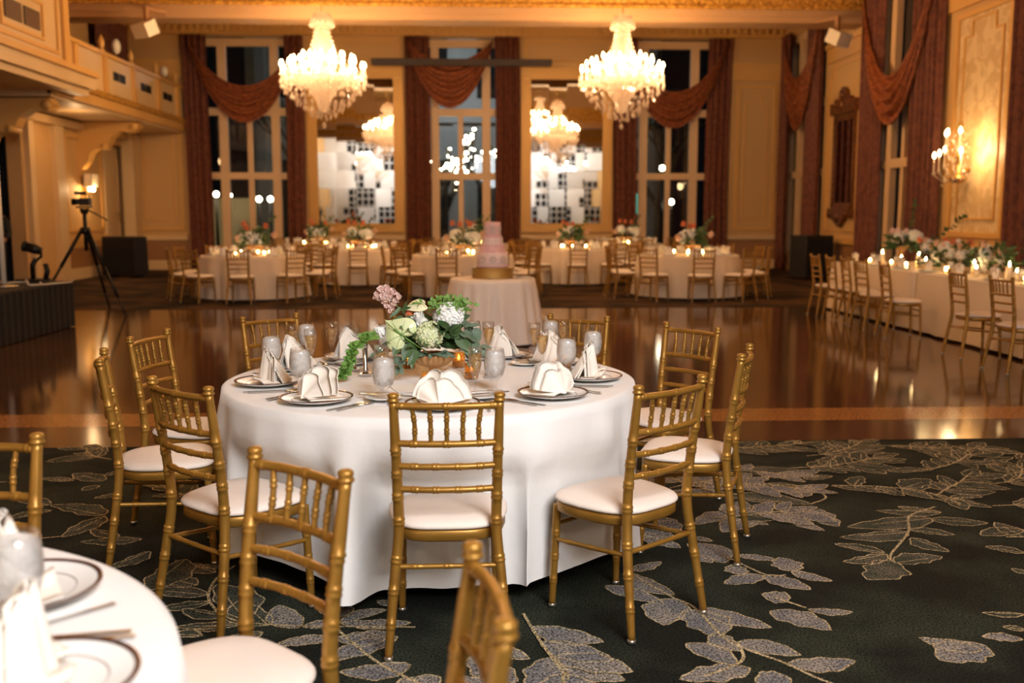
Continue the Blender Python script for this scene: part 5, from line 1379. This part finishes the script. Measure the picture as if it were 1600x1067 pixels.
# ============================================================ FLOWERS
def floret_ball(m, c, R, n, size, seed, mi=0, squash=0.9):
    r = random.Random(seed)
    m.ball(c, (R * 0.82, R * 0.82, R * 0.82 * squash), 12, 8, mi)
    for i in range(n):
        z = 1 - 2 * (i + 0.5) / n; t = 2.399963 * i
        d = Vector((sqrt(1 - z * z) * cos(t), sqrt(1 - z * z) * sin(t), z))
        p = Vector(c) + Vector((d.x * R, d.y * R, d.z * R * squash)) * r.uniform(0.9, 1.05)
        u = d.orthogonal().normalized(); w = d.cross(u); a0 = r.uniform(0, 1.5)
        for k in range(4):
            a = a0 + k * pi / 2
            e = u * cos(a) + w * sin(a); f = u * cos(a + pi / 2) + w * sin(a + pi / 2)
            m.add([p, p + e * size * 0.6 + f * size * 0.45 + d * size * 0.2, p + e * size * 1.1 + d * size * 0.28, p + e * size * 0.6 - f * size * 0.45 + d * size * 0.2], [(0, 1, 2, 3)], mi)
def petal(m, base, axis, out, w, h, curl, mi=0, nu=5, nv=6, tip=0.6):
    axis = Vector(axis).normalized(); out = Vector(out).normalized(); side = axis.cross(out).normalized(); base = Vector(base)
    def fn(u, v):
        a = (u - 0.5) * 2
        ww = w * (sin(pi * min(1, 0.12 + v * 0.88) ** tip) if v < 0.999 else 0.15)
        return base + side * (a * ww) + axis * (h * v) + out * (curl * v * v - 0.35 * ww * (1 - a * a) * -1)
    m.grid(fn, nu, nv, mi)
def rose(m, c, axis, R, seed, mi=0, openv=0.5):
    r = random.Random(seed); axis = Vector(axis).normalized(); u = axis.orthogonal().normalized(); w = axis.cross(u)
    c = Vector(c)
    for ring in range(4):
        q = (ring + 0.5) / 4; n = 3 + ring
        for k in range(n):
            a = 2 * pi * k / n + ring * 0.7 + r.uniform(-0.2, 0.2)
            out = u * cos(a) + w * sin(a)
            petal(m, c - axis * R * 0.7 + out * R * 0.18 * q, axis, out, R * (0.45 + 0.4 * q), R * (1.75 - 0.45 * q), R * openv * q * q * 1.4 + R * 0.1 * q, mi)
    m.ball(tuple(c - axis * R * 0.2), R * 0.45, 8, 6, mi)
def leaf(m, base, tip, w, nrm, mi=0, droop=0.0, nv=7, fold=0.25):
    base = Vector(base); tip = Vector(tip); ax = tip - base; L = ax.length; ax = ax / max(L, 1e-6)
    nrm = Vector(nrm); side = ax.cross(nrm)
    if side.length < 1e-4: side = ax.orthogonal()
    side.normalize(); up = side.cross(ax).normalized()
    def fn(u, v):
        a = (u - 0.5) * 2; ww = w * (sin(pi * v ** 0.8) ** 0.85 + 0.02)
        return base + ax * L * v + side * a * ww + up * (fold * ww * abs(a) + droop * sin(pi * v)) - Vector((0, 0, abs(droop) * v * v))
    m.grid(fn, 5, nv, mi)
def leafspray(m, base, d, L, n, lw, ll, seed, mi=0, droop=0.3):
    r = random.Random(seed); p = Vector(base); d = Vector(d).normalized(); P = [p.copy()]
    for i in range(n):
        d = (d + Vector((0, 0, -droop / n * (1 + i * 0.2))) + Vector((r.uniform(-.12, .12), r.uniform(-.12, .12), r.uniform(-.05, .05)))).normalized()
        p = p + d * (L / n); P.append(p.copy())
        o = d.orthogonal().normalized(); w = d.cross(o)
        for k in range(2):
            a = r.uniform(0, pi) + k * pi; e = (o * cos(a) + w * sin(a)) * 0.8 + d * 0.6; e.normalize()
            leaf(m, p, p + e * ll * r.uniform(0.8, 1.15), lw, (0, -0.4, 1) if r.random() < 0.6 else (0.2, -1, 0.3), mi, 0.0)
    leaf(m, p, p + d * ll, lw, (0, -0.5, 1), mi)
    m.tube(P, 0.0022, 5, mi)
def bowlmesh(m, sc=1.0, z0=0.0, n=56):
    m.lathe([(0.0, 0.0), (0.062 * sc, 0.0), (0.058 * sc, 0.006), (0.03 * sc, 0.022), (0.016 * sc, 0.036), (0.02 * sc, 0.05), (0.055 * sc, 0.062), (0.082 * sc, 0.082), (0.092 * sc, 0.108), (0.094 * sc, 0.114), (0.089 * sc, 0.112), (0.075 * sc, 0.085), (0.0, 0.07)], n, (0, 0, z0),
            mod=lambda a, t: 1 + (0.085 * abs(sin(10 * a)) if 0.35 < t < 0.92 else 0))
root = thing('floral_centrepiece', 'white, green and pink flower arrangement in a fluted gold bowl on the front dining table', 'flower arrangement', (-0.16, 4.464, ZT))
m = MB(); bowlmesh(m, 1.0, 0.0, 140); m.build('fluted_bowl', [M['bowlgold']], root)
Z = -ZT   # world heights minus table top; positions below are local offsets
def W(x, z, y=0.0): return (x + 0.16, y, z - ZT)
m = MB(); floret_ball(m, W(-0.172, 0.972, -0.085), 0.062, 150, 0.014, 1); m.build('green_hydrangea', [M['greenpetal']], root)
m = MB(); floret_ball(m, W(-0.086, 1.045, -0.02), 0.066, 160, 0.016, 2); floret_ball(m, W(-0.10, 1.03, 0.09), 0.06, 90, 0.016, 12); m.build('white_hydrangea', [M['whitepetal']], root)
m = MB(); rose(m, W(-0.215, 1.035, -0.06), (-0.35, -0.35, 0.9), 0.040, 3); m.build('white_rose', [M['whitepetal']], root)
m = MB(); rose(m, W(-0.392, 0.982, -0.03), (-0.75, -0.3, 0.5), 0.034, 4, 0, 0.3); m.build('white_rose', [M['whitepetal']], root)
# heart-shaped anthuriums
def anthurium(name, c, nrm, up, S, mname, stem_to, droopf=0.25):
    a = MB(); nrm = Vector(nrm).normalized(); up = Vector(up); up = (up - nrm * up.dot(nrm)).normalized(); sd = up.cross(nrm); c = Vector(c)
    def P(q, t):
        # heart outline: notch at angle 90 (up), tip at -90
        x = 16 * sin(t) ** 3; y = 13 * cos(t) - 5 * cos(2 * t) - 2 * cos(3 * t) - cos(4 * t)
        x *= S / 17; y = (y - 5) * S / 17
        b = droopf * S * (q * q) * (0.3 + 0.5 * cos(t) ** 2) - 0.12 * S * sin(pi * q)
        return c + sd * x * q + up * (y * q + 0) - nrm * b
    N = 40; K = 6; vs = [c]; fs = []
    for k in range(1, K + 1):
        for i in range(N): vs.append(P(k / K, 2 * pi * i / N))
    for i in range(N): fs.append((0, 1 + i, 1 + (i + 1) % N))
    for k in range(K - 1):
        b = 1 + k * N
        for i in range(N): fs.append((b + i, b + N + i, b + N + (i + 1) % N, b + (i + 1) % N))
    a.add(vs, fs)
    for i in range(0, N, 4):
        pts = [P(q / 6, 2 * pi * i / N) + nrm * 0.0012 for q in range(6)]
        a.tube(pts, [0.0018, 0.0016, 0.0014, 0.0012, 0.0010, 0.0007], 4, 1)
    o = a.build(name, [M[mname], M['vein']], root)
    s = MB(); s.tube([c + nrm * 0.002, c + nrm * 0.01 + up * -S * 0.25, c + nrm * 0.014 - up * S * 0.5], [0.0045, 0.005, 0.003], 8); s.build('spadix', [M['leafl']], o)
    s = MB(); s.tube([c - nrm * 0.002, (c + Vector(stem_to)) / 2 + Vector((0, -0.01, 0)), Vector(stem_to)], 0.0028, 6); s.build('stem', [M['leafl']], o)
anthurium('green_anthurium', W(-0.292, 0.972, -0.10), (-0.25, -0.95, 0.2), (0.75, 0, -0.6), 0.088, 'anth', W(-0.19, 0.90, -0.09))
anthurium('cream_anthurium', W(-0.215, 1.10, -0.0), (-0.1, -0.35, 0.92), (1, 0.2, 0.1), 0.068, 'creamanth', W(-0.17, 0.95, 0))
m = MB(); rose(m, W(-0.26, 1.065, 0.0), (0, 0, 1), 0.03, 9); m.build('peach_rose', [M['coral']], root)
# pink stock
m = MB(); r_ = random.Random(6)
for i in range(90):
    t = r_.random(); a = r_.uniform(0, 2 * pi); q = 0.034 * (1 - 0.3 * t) * r_.uniform(0.5, 1.1)
    c = Vector(W(-0.322 - 0.085 * t, 1.10 + 0.055 * t + 0.02 * sin(pi * t), -0.03)) + Vector((q * cos(a) * 0.7, q * sin(a), q * cos(a)))
    floret_ball(m, tuple(c), 0.004, 3, 0.0095, i)
m.build('pink_stock', [M['pinkpetal']], root)
m = MB(); m.tube([W(-0.41, 1.145, -0.03), W(-0.33, 1.11, -0.03), W(-0.28, 1.05, -0.02), W(-0.2, 0.93, 0)], 0.003, 6)
for i, (bx, bz, tx, tz) in enumerate(((-0.31, 1.08, -0.35, 1.04), (-0.30, 1.08, -0.25, 1.09), (-0.29, 1.05, -0.34, 1.03), (-0.28, 1.04, -0.22, 1.05), (-0.29, 1.06, -0.27, 1.12), (-0.27, 1.03, -0.31, 0.99), (-0.30, 1.09, -0.33, 1.05), (-0.26, 1.02, -0.35, 1.015))):
    leaf(m, W(bx, bz, -0.03), W(tx, tz, -0.05 - 0.01 * (i % 3)), 0.008, (0, -1, 0.3), 0)
m.build('stock_foliage', [M['leafd']], root)
# lime foliage on top, drooping sprig on the stage side
m = MB(); r_ = random.Random(31)
for i in range(230):
    c = Vector(W(-0.085 + r_.gauss(0, 0.042), 1.092 + r_.gauss(0, 0.017), r_.gauss(0.0, 0.03))); d = Vector((r_.uniform(-1, 1), r_.uniform(-1, 0.4), r_.uniform(-0.3, 1))).normalized()
    leaf(m, c, c + d * 0.026, 0.007, (0, -1, 0.4), 0, nv=4)
m.build('lime_foliage', [M['leafl']], root)
m = MB(); P = [W(-0.41, 0.955, -0.05), W(-0.45, 0.96, -0.06), W(-0.50, 0.92, -0.07), W(-0.52, 0.87, -0.08), W(-0.55, 0.80, -0.08), W(-0.57, 0.785, -0.09)]
PP = cat_pts(P, 9); m.tube(PP, 0.0022, 5)
for i, p in enumerate(PP[4:]):
    for k in range(4):
        d = Vector((r_.uniform(-1, 1), r_.uniform(-1, 0.5), r_.uniform(-0.5, 0.7))).normalized()
        if p.z + d.z * 0.036 < 0.012: d.z = abs(d.z)
        leaf(m, p, p + d * 0.036, 0.011, (0, -1, 0.4), 0, nv=4)
m.build('drooping_sprig', [M['leafl']], root)
# broad dark foliage filling the middle
m = MB(); r_ = random.Random(77)
for i in range(210):
    a = r_.uniform(0, 2 * pi); q = r_.uniform(0.02, 0.13); z = r_.uniform(0.91, 1.02)
    c = Vector(W(-0.16 + q * cos(a), z, q * sin(a) * 0.8)); d = Vector((cos(a), sin(a) - 0.3, r_.uniform(-0.45, 0.6))).normalized()
    leaf(m, c, c + d * r_.uniform(0.05, 0.085), r_.uniform(0.012, 0.02), (0.2, -0.8, 0.5), 0, 0.0)
for (bx, bz, tx, tz, w) in ((-0.10, 0.98, -0.13, 1.04, 0.03), (-0.08, 0.97, -0.03, 1.02, 0.028), (-0.05, 0.98, 0.0, 0.90, 0.03), (-0.03, 0.97, 0.015, 0.87, 0.028), (-0.25, 0.94, -0.29, 0.86, 0.026), (-0.24, 0.93, -0.25, 0.82, 0.018), (-0.30, 0.95, -0.33, 0.88, 0.02), (-0.22, 0.9, -0.27, 0.84, 0.02)):
    leaf(m, W(bx, bz, -0.08), W(tx, tz, -0.12), w, (0, -1, 0.3), 0)
m.build('dark_foliage', [M['leafd']], root)
m = MB()
for i in range(14):
    a = radians(-155 + i * 10 + r_.uniform(-5, 5)); rr_ = 0.085
    b = Vector((rr_ * 0.6 * cos(a), rr_ * sin(a), 0.125)); t = Vector((0.12 * cos(a) + r_.uniform(-.02, .02), 0.125 * sin(a), 0.108 + r_.uniform(-0.01, 0.03)))
    leaf(m, b, t, 0.011, (0, -0.6, 0.8), 0)
leafspray(m, W(-0.05, 0.98, -0.06), (0.8, -0.3, 0.25), 0.13, 5, 0.018, 0.055, 41, 0, 1.2)
leafspray(m, W(-0.04, 0.94, -0.05), (0.9, -0.2, -0.2), 0.11, 4, 0.018, 0.05, 42, 0, 1.4)
leafspray(m, W(-0.30, 0.93, -0.06), (-0.8, -0.4, 0.1), 0.12, 5, 0.012, 0.04, 43, 0, 0.6)
leafspray(m, W(-0.28, 0.90, -0.06), (-0.4, -0.4, -0.5), 0.08, 4, 0.013, 0.045, 44, 0, 0.8)
leafspray(m, W(-0.06, 1.03, 0.0), (0.9, -0.3, 0.1), 0.10, 4, 0.02, 0.055, 46, 0, 1.0)
m.build('eucalyptus', [M['leafg']], root)

# simpler arrangements for the far tables
def far_flowers(seed, name_h=0.12):
    r = random.Random(seed); root = thing('floral_centrepiece', 'x', 'flower arrangement', (0, 0, 0))
    m = MB(); bowlmesh(m, 1.1); m.build('bowl', [M['bowlgold']], root)
    for i in range(3):
        m = MB(); floret_ball(m, (r.uniform(-0.12, 0.16), r.uniform(-0.1, 0.05), 0.2 + r.uniform(-0.02, 0.06)), 0.075, 34, 0.03, seed + i)
        m.build('white_hydrangea', [M['whitepetal']], root)
    for i in range(3):
        m = MB(); rose(m, (r.uniform(-0.18, 0.2), r.uniform(-0.1, 0.05), 0.3 + r.uniform(-0.03, 0.09)), (0, -0.4, 1), 0.04, seed + i)
        m.build('coral_rose', [M['coral']], root)
    m = MB(); rose(m, (-0.2, 0, 0.2), (-0.5, -0.4, 0.6), 0.05, seed); m.build('peach_rose', [M['peach']], root)
    m = MB(); rose(m, (0.24, 0, 0.24), (0.6, -0.4, 0.6), 0.05, seed + 3); m.build('peach_rose', [M['peach']], root)
    m = MB()
    for i in range(80):
        a = r.uniform(0, 2 * pi); q = r.uniform(0.02, 0.13); c = Vector((q * cos(a), q * sin(a), r.uniform(0.12, 0.28))); d = Vector((cos(a), sin(a), r.uniform(-0.5, 1))).normalized()
        leaf(m, c, c + d * r.uniform(0.07, 0.14), 0.022, (0.2, -0.8, 0.5), 0, nv=4)
    leafspray(m, (0.08, 0, 0.25), (0.7, 0, 0.8), 0.25, 5, 0.018, 0.05, seed, 0, 0.1)
    m.build('foliage', [M['leafd']], root)
    return Proto(root)
farF = [far_flowers(s) for s in (3, 14, 25)]

# ============================================================ FAR ROUND TABLES
def lite_glass():
    root = thing('wine_glass', 'x', 'glass', (0, 0, 0))
    m = MB(); m.lathe([(0.0, 0.0), (0.034, 0.0), (0.006, 0.01), (0.006, 0.045), (0.036, 0.07), (0.042, 0.11), (0.034, 0.165)], 12); m.build('glass', [M['glass']], root)
    m = MB(); m.lathe([(0.0, 0.052), (0.034, 0.072), (0.039, 0.105), (0.037, 0.135), (0.0, 0.14)], 12); m.build('iced_water', [M['ice']], root)
    return root
glL = Proto(lite_glass())
def pillar():
    root = thing('pillar_candle', 'x', 'candle', (0, 0, 0))
    m = MB(); m.lathe([(0.0, 0.0), (0.038, 0.0), (0.038, 0.12), (0.03, 0.122), (0.0, 0.116)], 16); m.build('wax', [M['wax']], root)
    m = MB(); m.lathe([(0.0, 0.122), (0.012, 0.135), (0.009, 0.155), (0.0, 0.175)], 8); m.build('flame', [M['flame_far']], root)
    return root
pilP = Proto(pillar())
def fvot():
    root = thing('votive_candle', 'x', 'candle', (0, 0, 0))
    m = MB(); m.lathe([(0.0, 0.0), (0.03, 0.0), (0.032, 0.07), (0.03, 0.07), (0.028, 0.006), (0.0, 0.006)], 12); m.build('holder', [M['clearvotive']], root)
    m = MB(); m.ball((0, 0, 0.05), (0.02, 0.02, 0.026), 8, 6); m.build('flame', [M['flame_far']], root)
    return root
fvP = Proto(fvot())
def nap_far():
    m = MB()
    for s in (0, 1):
        def fn(u, v):
            a = (u - 0.5) * 2
            return (a * (0.115 - 0.08 * v), (-0.05 + 0.05 * v + 0.04 * abs(a)) * (1 if s == 0 else -1), 0.004 + 0.155 * v - 0.035 * abs(a) * v)
        m.sheet(fn, 9, 5, (0, 0.004, 0))
    o = m.build('napkin', [M['napkin']]); tag(o, 'n', 'napkin'); return Proto(o)
nfP = nap_far()
fplateP = Proto((lambda: (lambda m: tag(m.build('dinner_plate', [M['plate']]), 'x', 'plate'))(MB().lathe([(0.07, 0.0), (0.14, 0.016), (0.14, 0.02), (0.08, 0.007), (0, 0.006)], 24)))())
FT = [((-3.88, 18.25), 'front-row round table beside the balcony', 'full', 0, 3, -86), ((-0.1, 18.45), 'front-row round table behind the cake', 'full', 1, 11, -100), ((4.03, 18.2), 'front-row round table nearest the gilt mirror', 'full', 2, 19, -93),
      ((-2.28, 21.75), 'second-row round table under the balcony-side mirror', 'lite', 1, 27, -88), ((2.33, 21.85), 'second-row round table under the other big mirror', 'lite', 2, 35, -93),
      ((-3.75, 24.9), 'back-row round table before the balcony-side window', 'lite', 0, 43, -80), ((3.95, 24.9), 'back-row round table before the teal-sign window', 'lite', 1, 51, -80), ((0.1, 24.9), 'back-row round table before the middle window', 'lite', 2, 59, -80)]
for c, nm, kind, fi, sd, b0 in FT:  # bearings run round each table from its camera side
    r = random.Random(sd)
    table_under('t', 'folding table hidden under the cloth of the ' + nm, c, 0.914, 0.744)
    cloth(c, 0.914, 0.756, 0.03, 1.0, sd, 'tablecloth', 'ivory cloth of the ' + nm, 'cloth_far', 20, 200, 0.06, 0.0, 0.004)
    for k in range(10):
        b = b0 + 36 * k; a = radians(b + r.uniform(-3, 3)); q = 1.47 + r.uniform(0.0, 0.06)
        x, y = c[0] + q * cos(a), c[1] + q * sin(a)
        (chairP if kind == 'full' else chairL).put((x, y, 0.006), a + pi / 2 + r.uniform(-0.08, 0.08), "gold chair at %s of the %s" % (clock(b), nm), 'gold chairs at the ' + nm)
        x, y = c[0] + 0.72 * cos(a), c[1] + 0.72 * sin(a)
        fplateP.put((x, y, 0.762), a, "white plate at %s of the %s" % (clock(b), nm), 'plates at the ' + nm)
        nfP.put((x, y, 0.77), a + pi / 2, "ivory peaked napkin at %s of the %s" % (clock(b), nm), 'napkins at the ' + nm)
        x, y = c[0] + 0.5 * cos(a + 0.2), c[1] + 0.5 * sin(a + 0.2)
        glL.put((x, y, 0.762), a, "stemmed glass at %s of the %s" % (clock(b), nm), 'glasses at the ' + nm)
    for k in range(6):
        a = radians(60 * k + 20 + b0 + 90); x, y = c[0] + 0.3 * cos(a), c[1] + 0.3 * sin(a)
        fvP.put((x, y, 0.762), 0, "lit votive at %s of the %s" % (clock(60 * k + 20 + b0 + 90), nm), 'votives at the ' + nm)
    farF[fi].put((c[0] + r.uniform(-0.1, 0.1), c[1], 0.762), r.uniform(-0.3, 0.3), 'flowers in a gold bowl on the ' + nm).scale = (1.45, 1.45, 1.5)

# ============================================================ HEAD TABLE ALONG THE SIDE WALL
def head_table(y0, y1, nm, seed):
    x0, x1 = 5.72, 7.05; zt = 0.75
    root = thing('banquet_table', 'long banquet table hidden under the cloth of the ' + nm, 'table', (0, 0, 0))
    m = MB(); m.box(x0 + 0.03, x1 - 0.03, y0 + 0.05, y1 - 0.05, zt - 0.04, zt - 0.006); m.build('tabletop', [M['wainscot']], root)
    for x in (x0 + 0.15, x1 - 0.15):
        for y in (y0 + 0.3, y1 - 0.3):
            m = MB(); m.tube([(x, y, 0.003), (x, y, zt - 0.04)], 0.018, 8); m.build('leg', [M['darkmetal']], root)
    per = []; N = 400
    P = [(x0, y0), (x1, y0), (x1, y1), (x0, y1)]; LL = [x1 - x0, y1 - y0, x1 - x0, y1 - y0]; T = sum(LL)
    r = random.Random(seed); ph = r.uniform(0, 6)
    def edge(u):
        t = u * T; i = 0
        while i < 3 and t > LL[i]: t -= LL[i]; i += 1
        a, b = P[i], P[(i + 1) % 4]; q = t / LL[i]
        return a[0] + (b[0] - a[0]) * q, a[1] + (b[1] - a[1]) * q, ((0, -1), (1, 0), (0, 1), (-1, 0))[i]
    def fn(u, v):
        x, y, n = edge(u % 1.0)
        w = 0.012 + v * (0.035 + 0.012 * sin(u * T * 7 + ph) + 0.008 * sin(u * T * 17 + ph))
        return (x + n[0] * w, y + n[1] * w, zt - 0.004 - (zt - 0.035) * v)
    m = MB(); m.grid(fn, N, 6, cu=True); m.box(x0 - 0.012, x1 + 0.012, y0 - 0.012, y1 + 0.012, zt - 0.003, zt)
    o = m.build('tablecloth', [M['cloth_far']]); tag(o, 'long ivory tablecloth of the ' + nm, 'tablecloth')
head_table(12.6, 15.5, 'head table section nearer the back wall', 3)
head_table(6.9, 12.46, 'head table section nearer the camera', 4)
HT = 'head table along the side wall'
ys = [(5.1, 14.56), (5.16, 14.1), (5.18, 13.6), (5.12, 12.9), (5.07, 12.02), (5.12, 10.28), (5.02, 9.22), (5.1, 7.9)]
on = ['farthest', 'second farthest', 'third farthest', 'fourth farthest', 'fifth farthest', 'sixth farthest, standing apart', 'second nearest', 'nearest, outside the picture,']
rh = random.Random(9)
for (x, y), t in zip(ys, on): chairP.put((x, y, 0.002), -pi / 2 + rh.uniform(-0.1, 0.1), '%s gold chair on the dance floor side of the head table' % t, 'gold chairs on the dance floor side of the head table')
for i, y in enumerate((8.2, 9.3, 10.4, 11.5, 12.9, 14.0, 15.0)): chairL.put((7.6, y, 0.002), pi / 2, '%s gold chair from the camera along the wall side of the head table' % ('first', 'second', 'third', 'fourth', 'fifth', 'sixth', 'last')[i], 'gold chairs on the wall side of the head table')
ordw = ['first', 'second', 'third', 'fourth', 'fifth', 'sixth', 'seventh', 'eighth', 'ninth', 'tenth', 'eleventh', 'twelfth', 'thirteenth', 'fourteenth']
for i in range(10):
    y = 15.15 - i * 0.82
    fplateP.put((5.95, y, 0.752), 0, '%s plate from the far end of the head table' % ordw[i], 'plates on the head table')
    nfP.put((5.95, y, 0.76), -pi / 2 + rh.uniform(-0.2, 0.2), '%s peaked napkin from the far end of the head table' % ordw[i], 'napkins on the head table')
    glL.put((6.15, y - 0.2, 0.752), 0, '%s stemmed glass from the far end of the head table' % ordw[i], 'glasses on the head table')
for i, (x, y, s) in enumerate(((6.15, 14.62, 1.3), (6.3, 13.75, 1.4), (6.1, 13.85, 1.0), (6.15, 13.2, 1.0), (6.2, 12.0, 1.1), (6.1, 11.75, 0.8), (6.2, 11.2, 1.2), (6.15, 10.95, 0.8), (6.3, 10.05, 0.9), (6.2, 8.9, 1))):
    pilP.put((x, y, 0.752), 0, '%s thick pillar candle burning from the far end of the head table' % ordw[i], 'pillar candles on the head table').scale = (1, 1, s)
for i in range(12):
    fvP.put((6.08 + rh.uniform(-0.04, 0.12), 15.0 - i * 0.62, 0.752), 0, '%s small votive burning from the far end of the head table' % ordw[i], 'votives on the head table')
def tall_vase():
    root = thing('flower_stand', 'x', 'flower arrangement', (0, 0, 0))
    m = MB(); m.lathe([(0.0, 0.0), (0.1, 0.0), (0.04, 0.03), (0.035, 0.2), (0.09, 0.28), (0.1, 0.3), (0, 0.28)], 20); m.build('vase', [M['bowlgold']], root)
    r = random.Random(5)
    for i in range(6):
        m = MB(); floret_ball(m, (r.uniform(-0.05, 0.1), -0.26 + i * 0.1, 0.4 + r.uniform(-0.05, 0.05)), 0.085, 40, 0.03, 70 + i); m.build('white_hydrangea', [M['whitepetal']], root)
    for i in range(4):
        m = MB(); rose(m, (r.uniform(-0.1, 0.1), -0.1 + i * 0.12, 0.5), (0, 0, 1), 0.05, i)
        m.build('pink_rose', [M['pinkpetal']], root)
    m = MB()
    for i in range(90):
        a = r.uniform(0, 2 * pi); q = r.uniform(0.05, 0.25); c = Vector((q * cos(a) * 0.6, q * sin(a), r.uniform(0.25, 0.45))); d = Vector((cos(a), sin(a), r.uniform(-0.6, 0.8))).normalized()
        leaf(m, c, c + d * r.uniform(0.1, 0.18), 0.03, (0.2, -0.8, 0.5), 0, nv=4)
    leafspray(m, (0, -0.15, 0.45), (0.1, -0.25, 1), 0.45, 8, 0.025, 0.08, 5, 0, 0.05)
    m.build('foliage', [M['leafd']], root)
    return Proto(root)
tv = tall_vase()
tv.put((6.25, 14.2, 0.752), 0.2, 'tallest white and pink flower arrangement on the head table, greenery reaching up')
root = thing('floral_runner', 'low garland of white, blush and coral flowers lying along the head table', 'flower arrangement', (0, 0, 0)); r = random.Random(17)
for i in range(16):
    m = MB(); floret_ball(m, (6.35 + r.uniform(-0.1, 0.12), 13.6 - i * 0.12 + r.uniform(-.05, .05), 0.97 + r.uniform(-0.09, 0.12)), 0.08, 34, 0.028, 90 + i)
    m.build('white_hydrangea', [M['whitepetal']], root)
for i in range(9):
    m = MB(); rose(m, (6.3 + r.uniform(-0.12, 0.12), 13.6 - i * 0.24, 1.06 + r.uniform(-0.05, 0.08)), (-0.4, -0.3, 1), 0.05, 120 + i)
    m.build('blush_rose', [M['peach']], root)
for i in range(4):
    m = MB(); rose(m, (6.35 + r.uniform(-0.12, 0.12), 13.6 - i * 0.4, 1.14), (-0.4, -0.3, 1), 0.05, 140 + i)
    m.build('coral_rose', [M['coral']], root)
m = MB()
for i in range(240):
    c = Vector((6.35 + r.gauss(0, 0.09), 13.65 - r.random() * 2.3, r.uniform(0.80, 1.1))); d = Vector((r.uniform(-1, 1), r.uniform(-1, 1), r.uniform(-0.2, 1))).normalized()
    leaf(m, c, c + d * r.uniform(0.08, 0.15), 0.026, (0.2, -0.8, 0.5), 0, nv=4)
leafspray(m, (6.3, 13.6, 1.05), (0.35, -0.75, 0.75), 0.75, 10, 0.022, 0.07, 15, 0, -0.05)
m.build('foliage', [M['leafd']], root)
for i, (x, y, h, t) in enumerate(((6.7, 11.2, 0.3, 'dark green wine bottle behind the head table flowers'), (6.75, 10.9, 0.3, 'pale-topped bottle behind the head table flowers'))):
    m = MB(); m.lathe([(0.0, 0.0), (0.037, 0.0), (0.038, 0.18), (0.015, 0.23), (0.015, 0.3), (0.0, 0.3)], 14); o = m.build('bottle', [M['black']] if i == 0 else [M['whiteplastic']], None, (x, y, 0.752)); tag(o, t, 'bottle')

# ============================================================ THE CAKE
root = thing('cake_stand', 'round hammered gold cake stand on the blush cake table', 'cake stand', (CAKE[0], CAKE[1], 0.754))
m = MB(); m.lathe([(0.0, 0.0), (0.236, 0.0), (0.245, 0.008), (0.24, 0.02), (0.24, 0.1), (0.247, 0.11), (0.247, 0.122), (0.0, 0.124)], 56); m.build('drum', [M['hammered']], root)
root = thing('wedding_cake', 'four-tier pink wedding cake with piped scallops on the gold stand', 'cake', (CAKE[0], CAKE[1], 0.879))
tiers = [(0.178, 0.0, 0.175), (0.145, 0.175, 0.24), (0.122, 0.24, 0.345), (0.096, 0.345, 0.525)]
for i, (R, z0, z1) in enumerate(tiers):
    m = MB(); m.lathe([(0.0, z0), (R, z0), (R * 1.005, z0 + 0.004), (R, z1 - 0.01), (R * 0.97, z1), (0.0, z1)], 48, mod=lambda a, t: 1 + 0.008 * sin(12 * a)); t_ = m.build('tier', [M['cake'] if i % 2 == 0 else M['cakedeep']], root)
    m = MB()
    n = int(R * 170)
    for k in range(n):
        a = 2 * pi * k / n; m.ball((R * 1.03 * cos(a), R * 1.03 * sin(a), z0 + 0.014), (0.016, 0.016, 0.012), 6, 4)
    m.build('ruffle', [M['cakedeep']], t_)
    if i in (0, 3):
        m = MB(); n2 = 9 if i == 0 else 6
        for k in range(n2):
            a = 2 * pi * k / n2 - pi / 2; zc = (z0 + z1) / 2 + 0.01; rr_ = 0.034
            for (r1, zo) in ((rr_, 0), (rr_ * 0.6, 0.004)):
                m.tube([((R * 1.02) * cos(a + r1 / R * cos(q)), (R * 1.02) * sin(a + r1 / R * cos(q)), zc + zo + r1 * sin(q)) for q in [2 * pi * w / 14 for w in range(15)]], 0.005, 5)
            b = a + pi / n2
            m.tube([((R * 1.02) * cos(a + (b - a) * 2 * w / 8), (R * 1.02) * sin(a + (b - a) * 2 * w / 8), zc - 0.035 - 0.022 * sin(pi * w / 8)) for w in range(9)], 0.006, 5)
        m.build('piped_scallops', [M['piping']], t_)
m = MB(); m.lathe([(0.0, 0.0), (0.07, 0.0), (0.1, 0.012), (0.0, 0.006)], 28); o = m.build('cake_plate', [M['plate']], None, (CAKE[0] + 0.36, CAKE[1] + 0.02, 0.754)); tag(o, 'small white plate beside the cake stand', 'plate')
m = MB(); m.box(-0.01, 0.01, -0.14, 0.14, 0, 0.003); o = m.build('cake_knife', [M['steel']], None, (CAKE[0] + 0.33, CAKE[1] - 0.2, 0.754), 1.4); tag(o, 'cake knife lying by the small plate on the cake table', 'knife')

# drop unused prototypes
for pr in (napA, napB, napC, *farF, chairL, chairP):
    if not pr.used:
        for c in list(pr.root.children): bpy.data.objects.remove(c)
        bpy.data.objects.remove(pr.root)
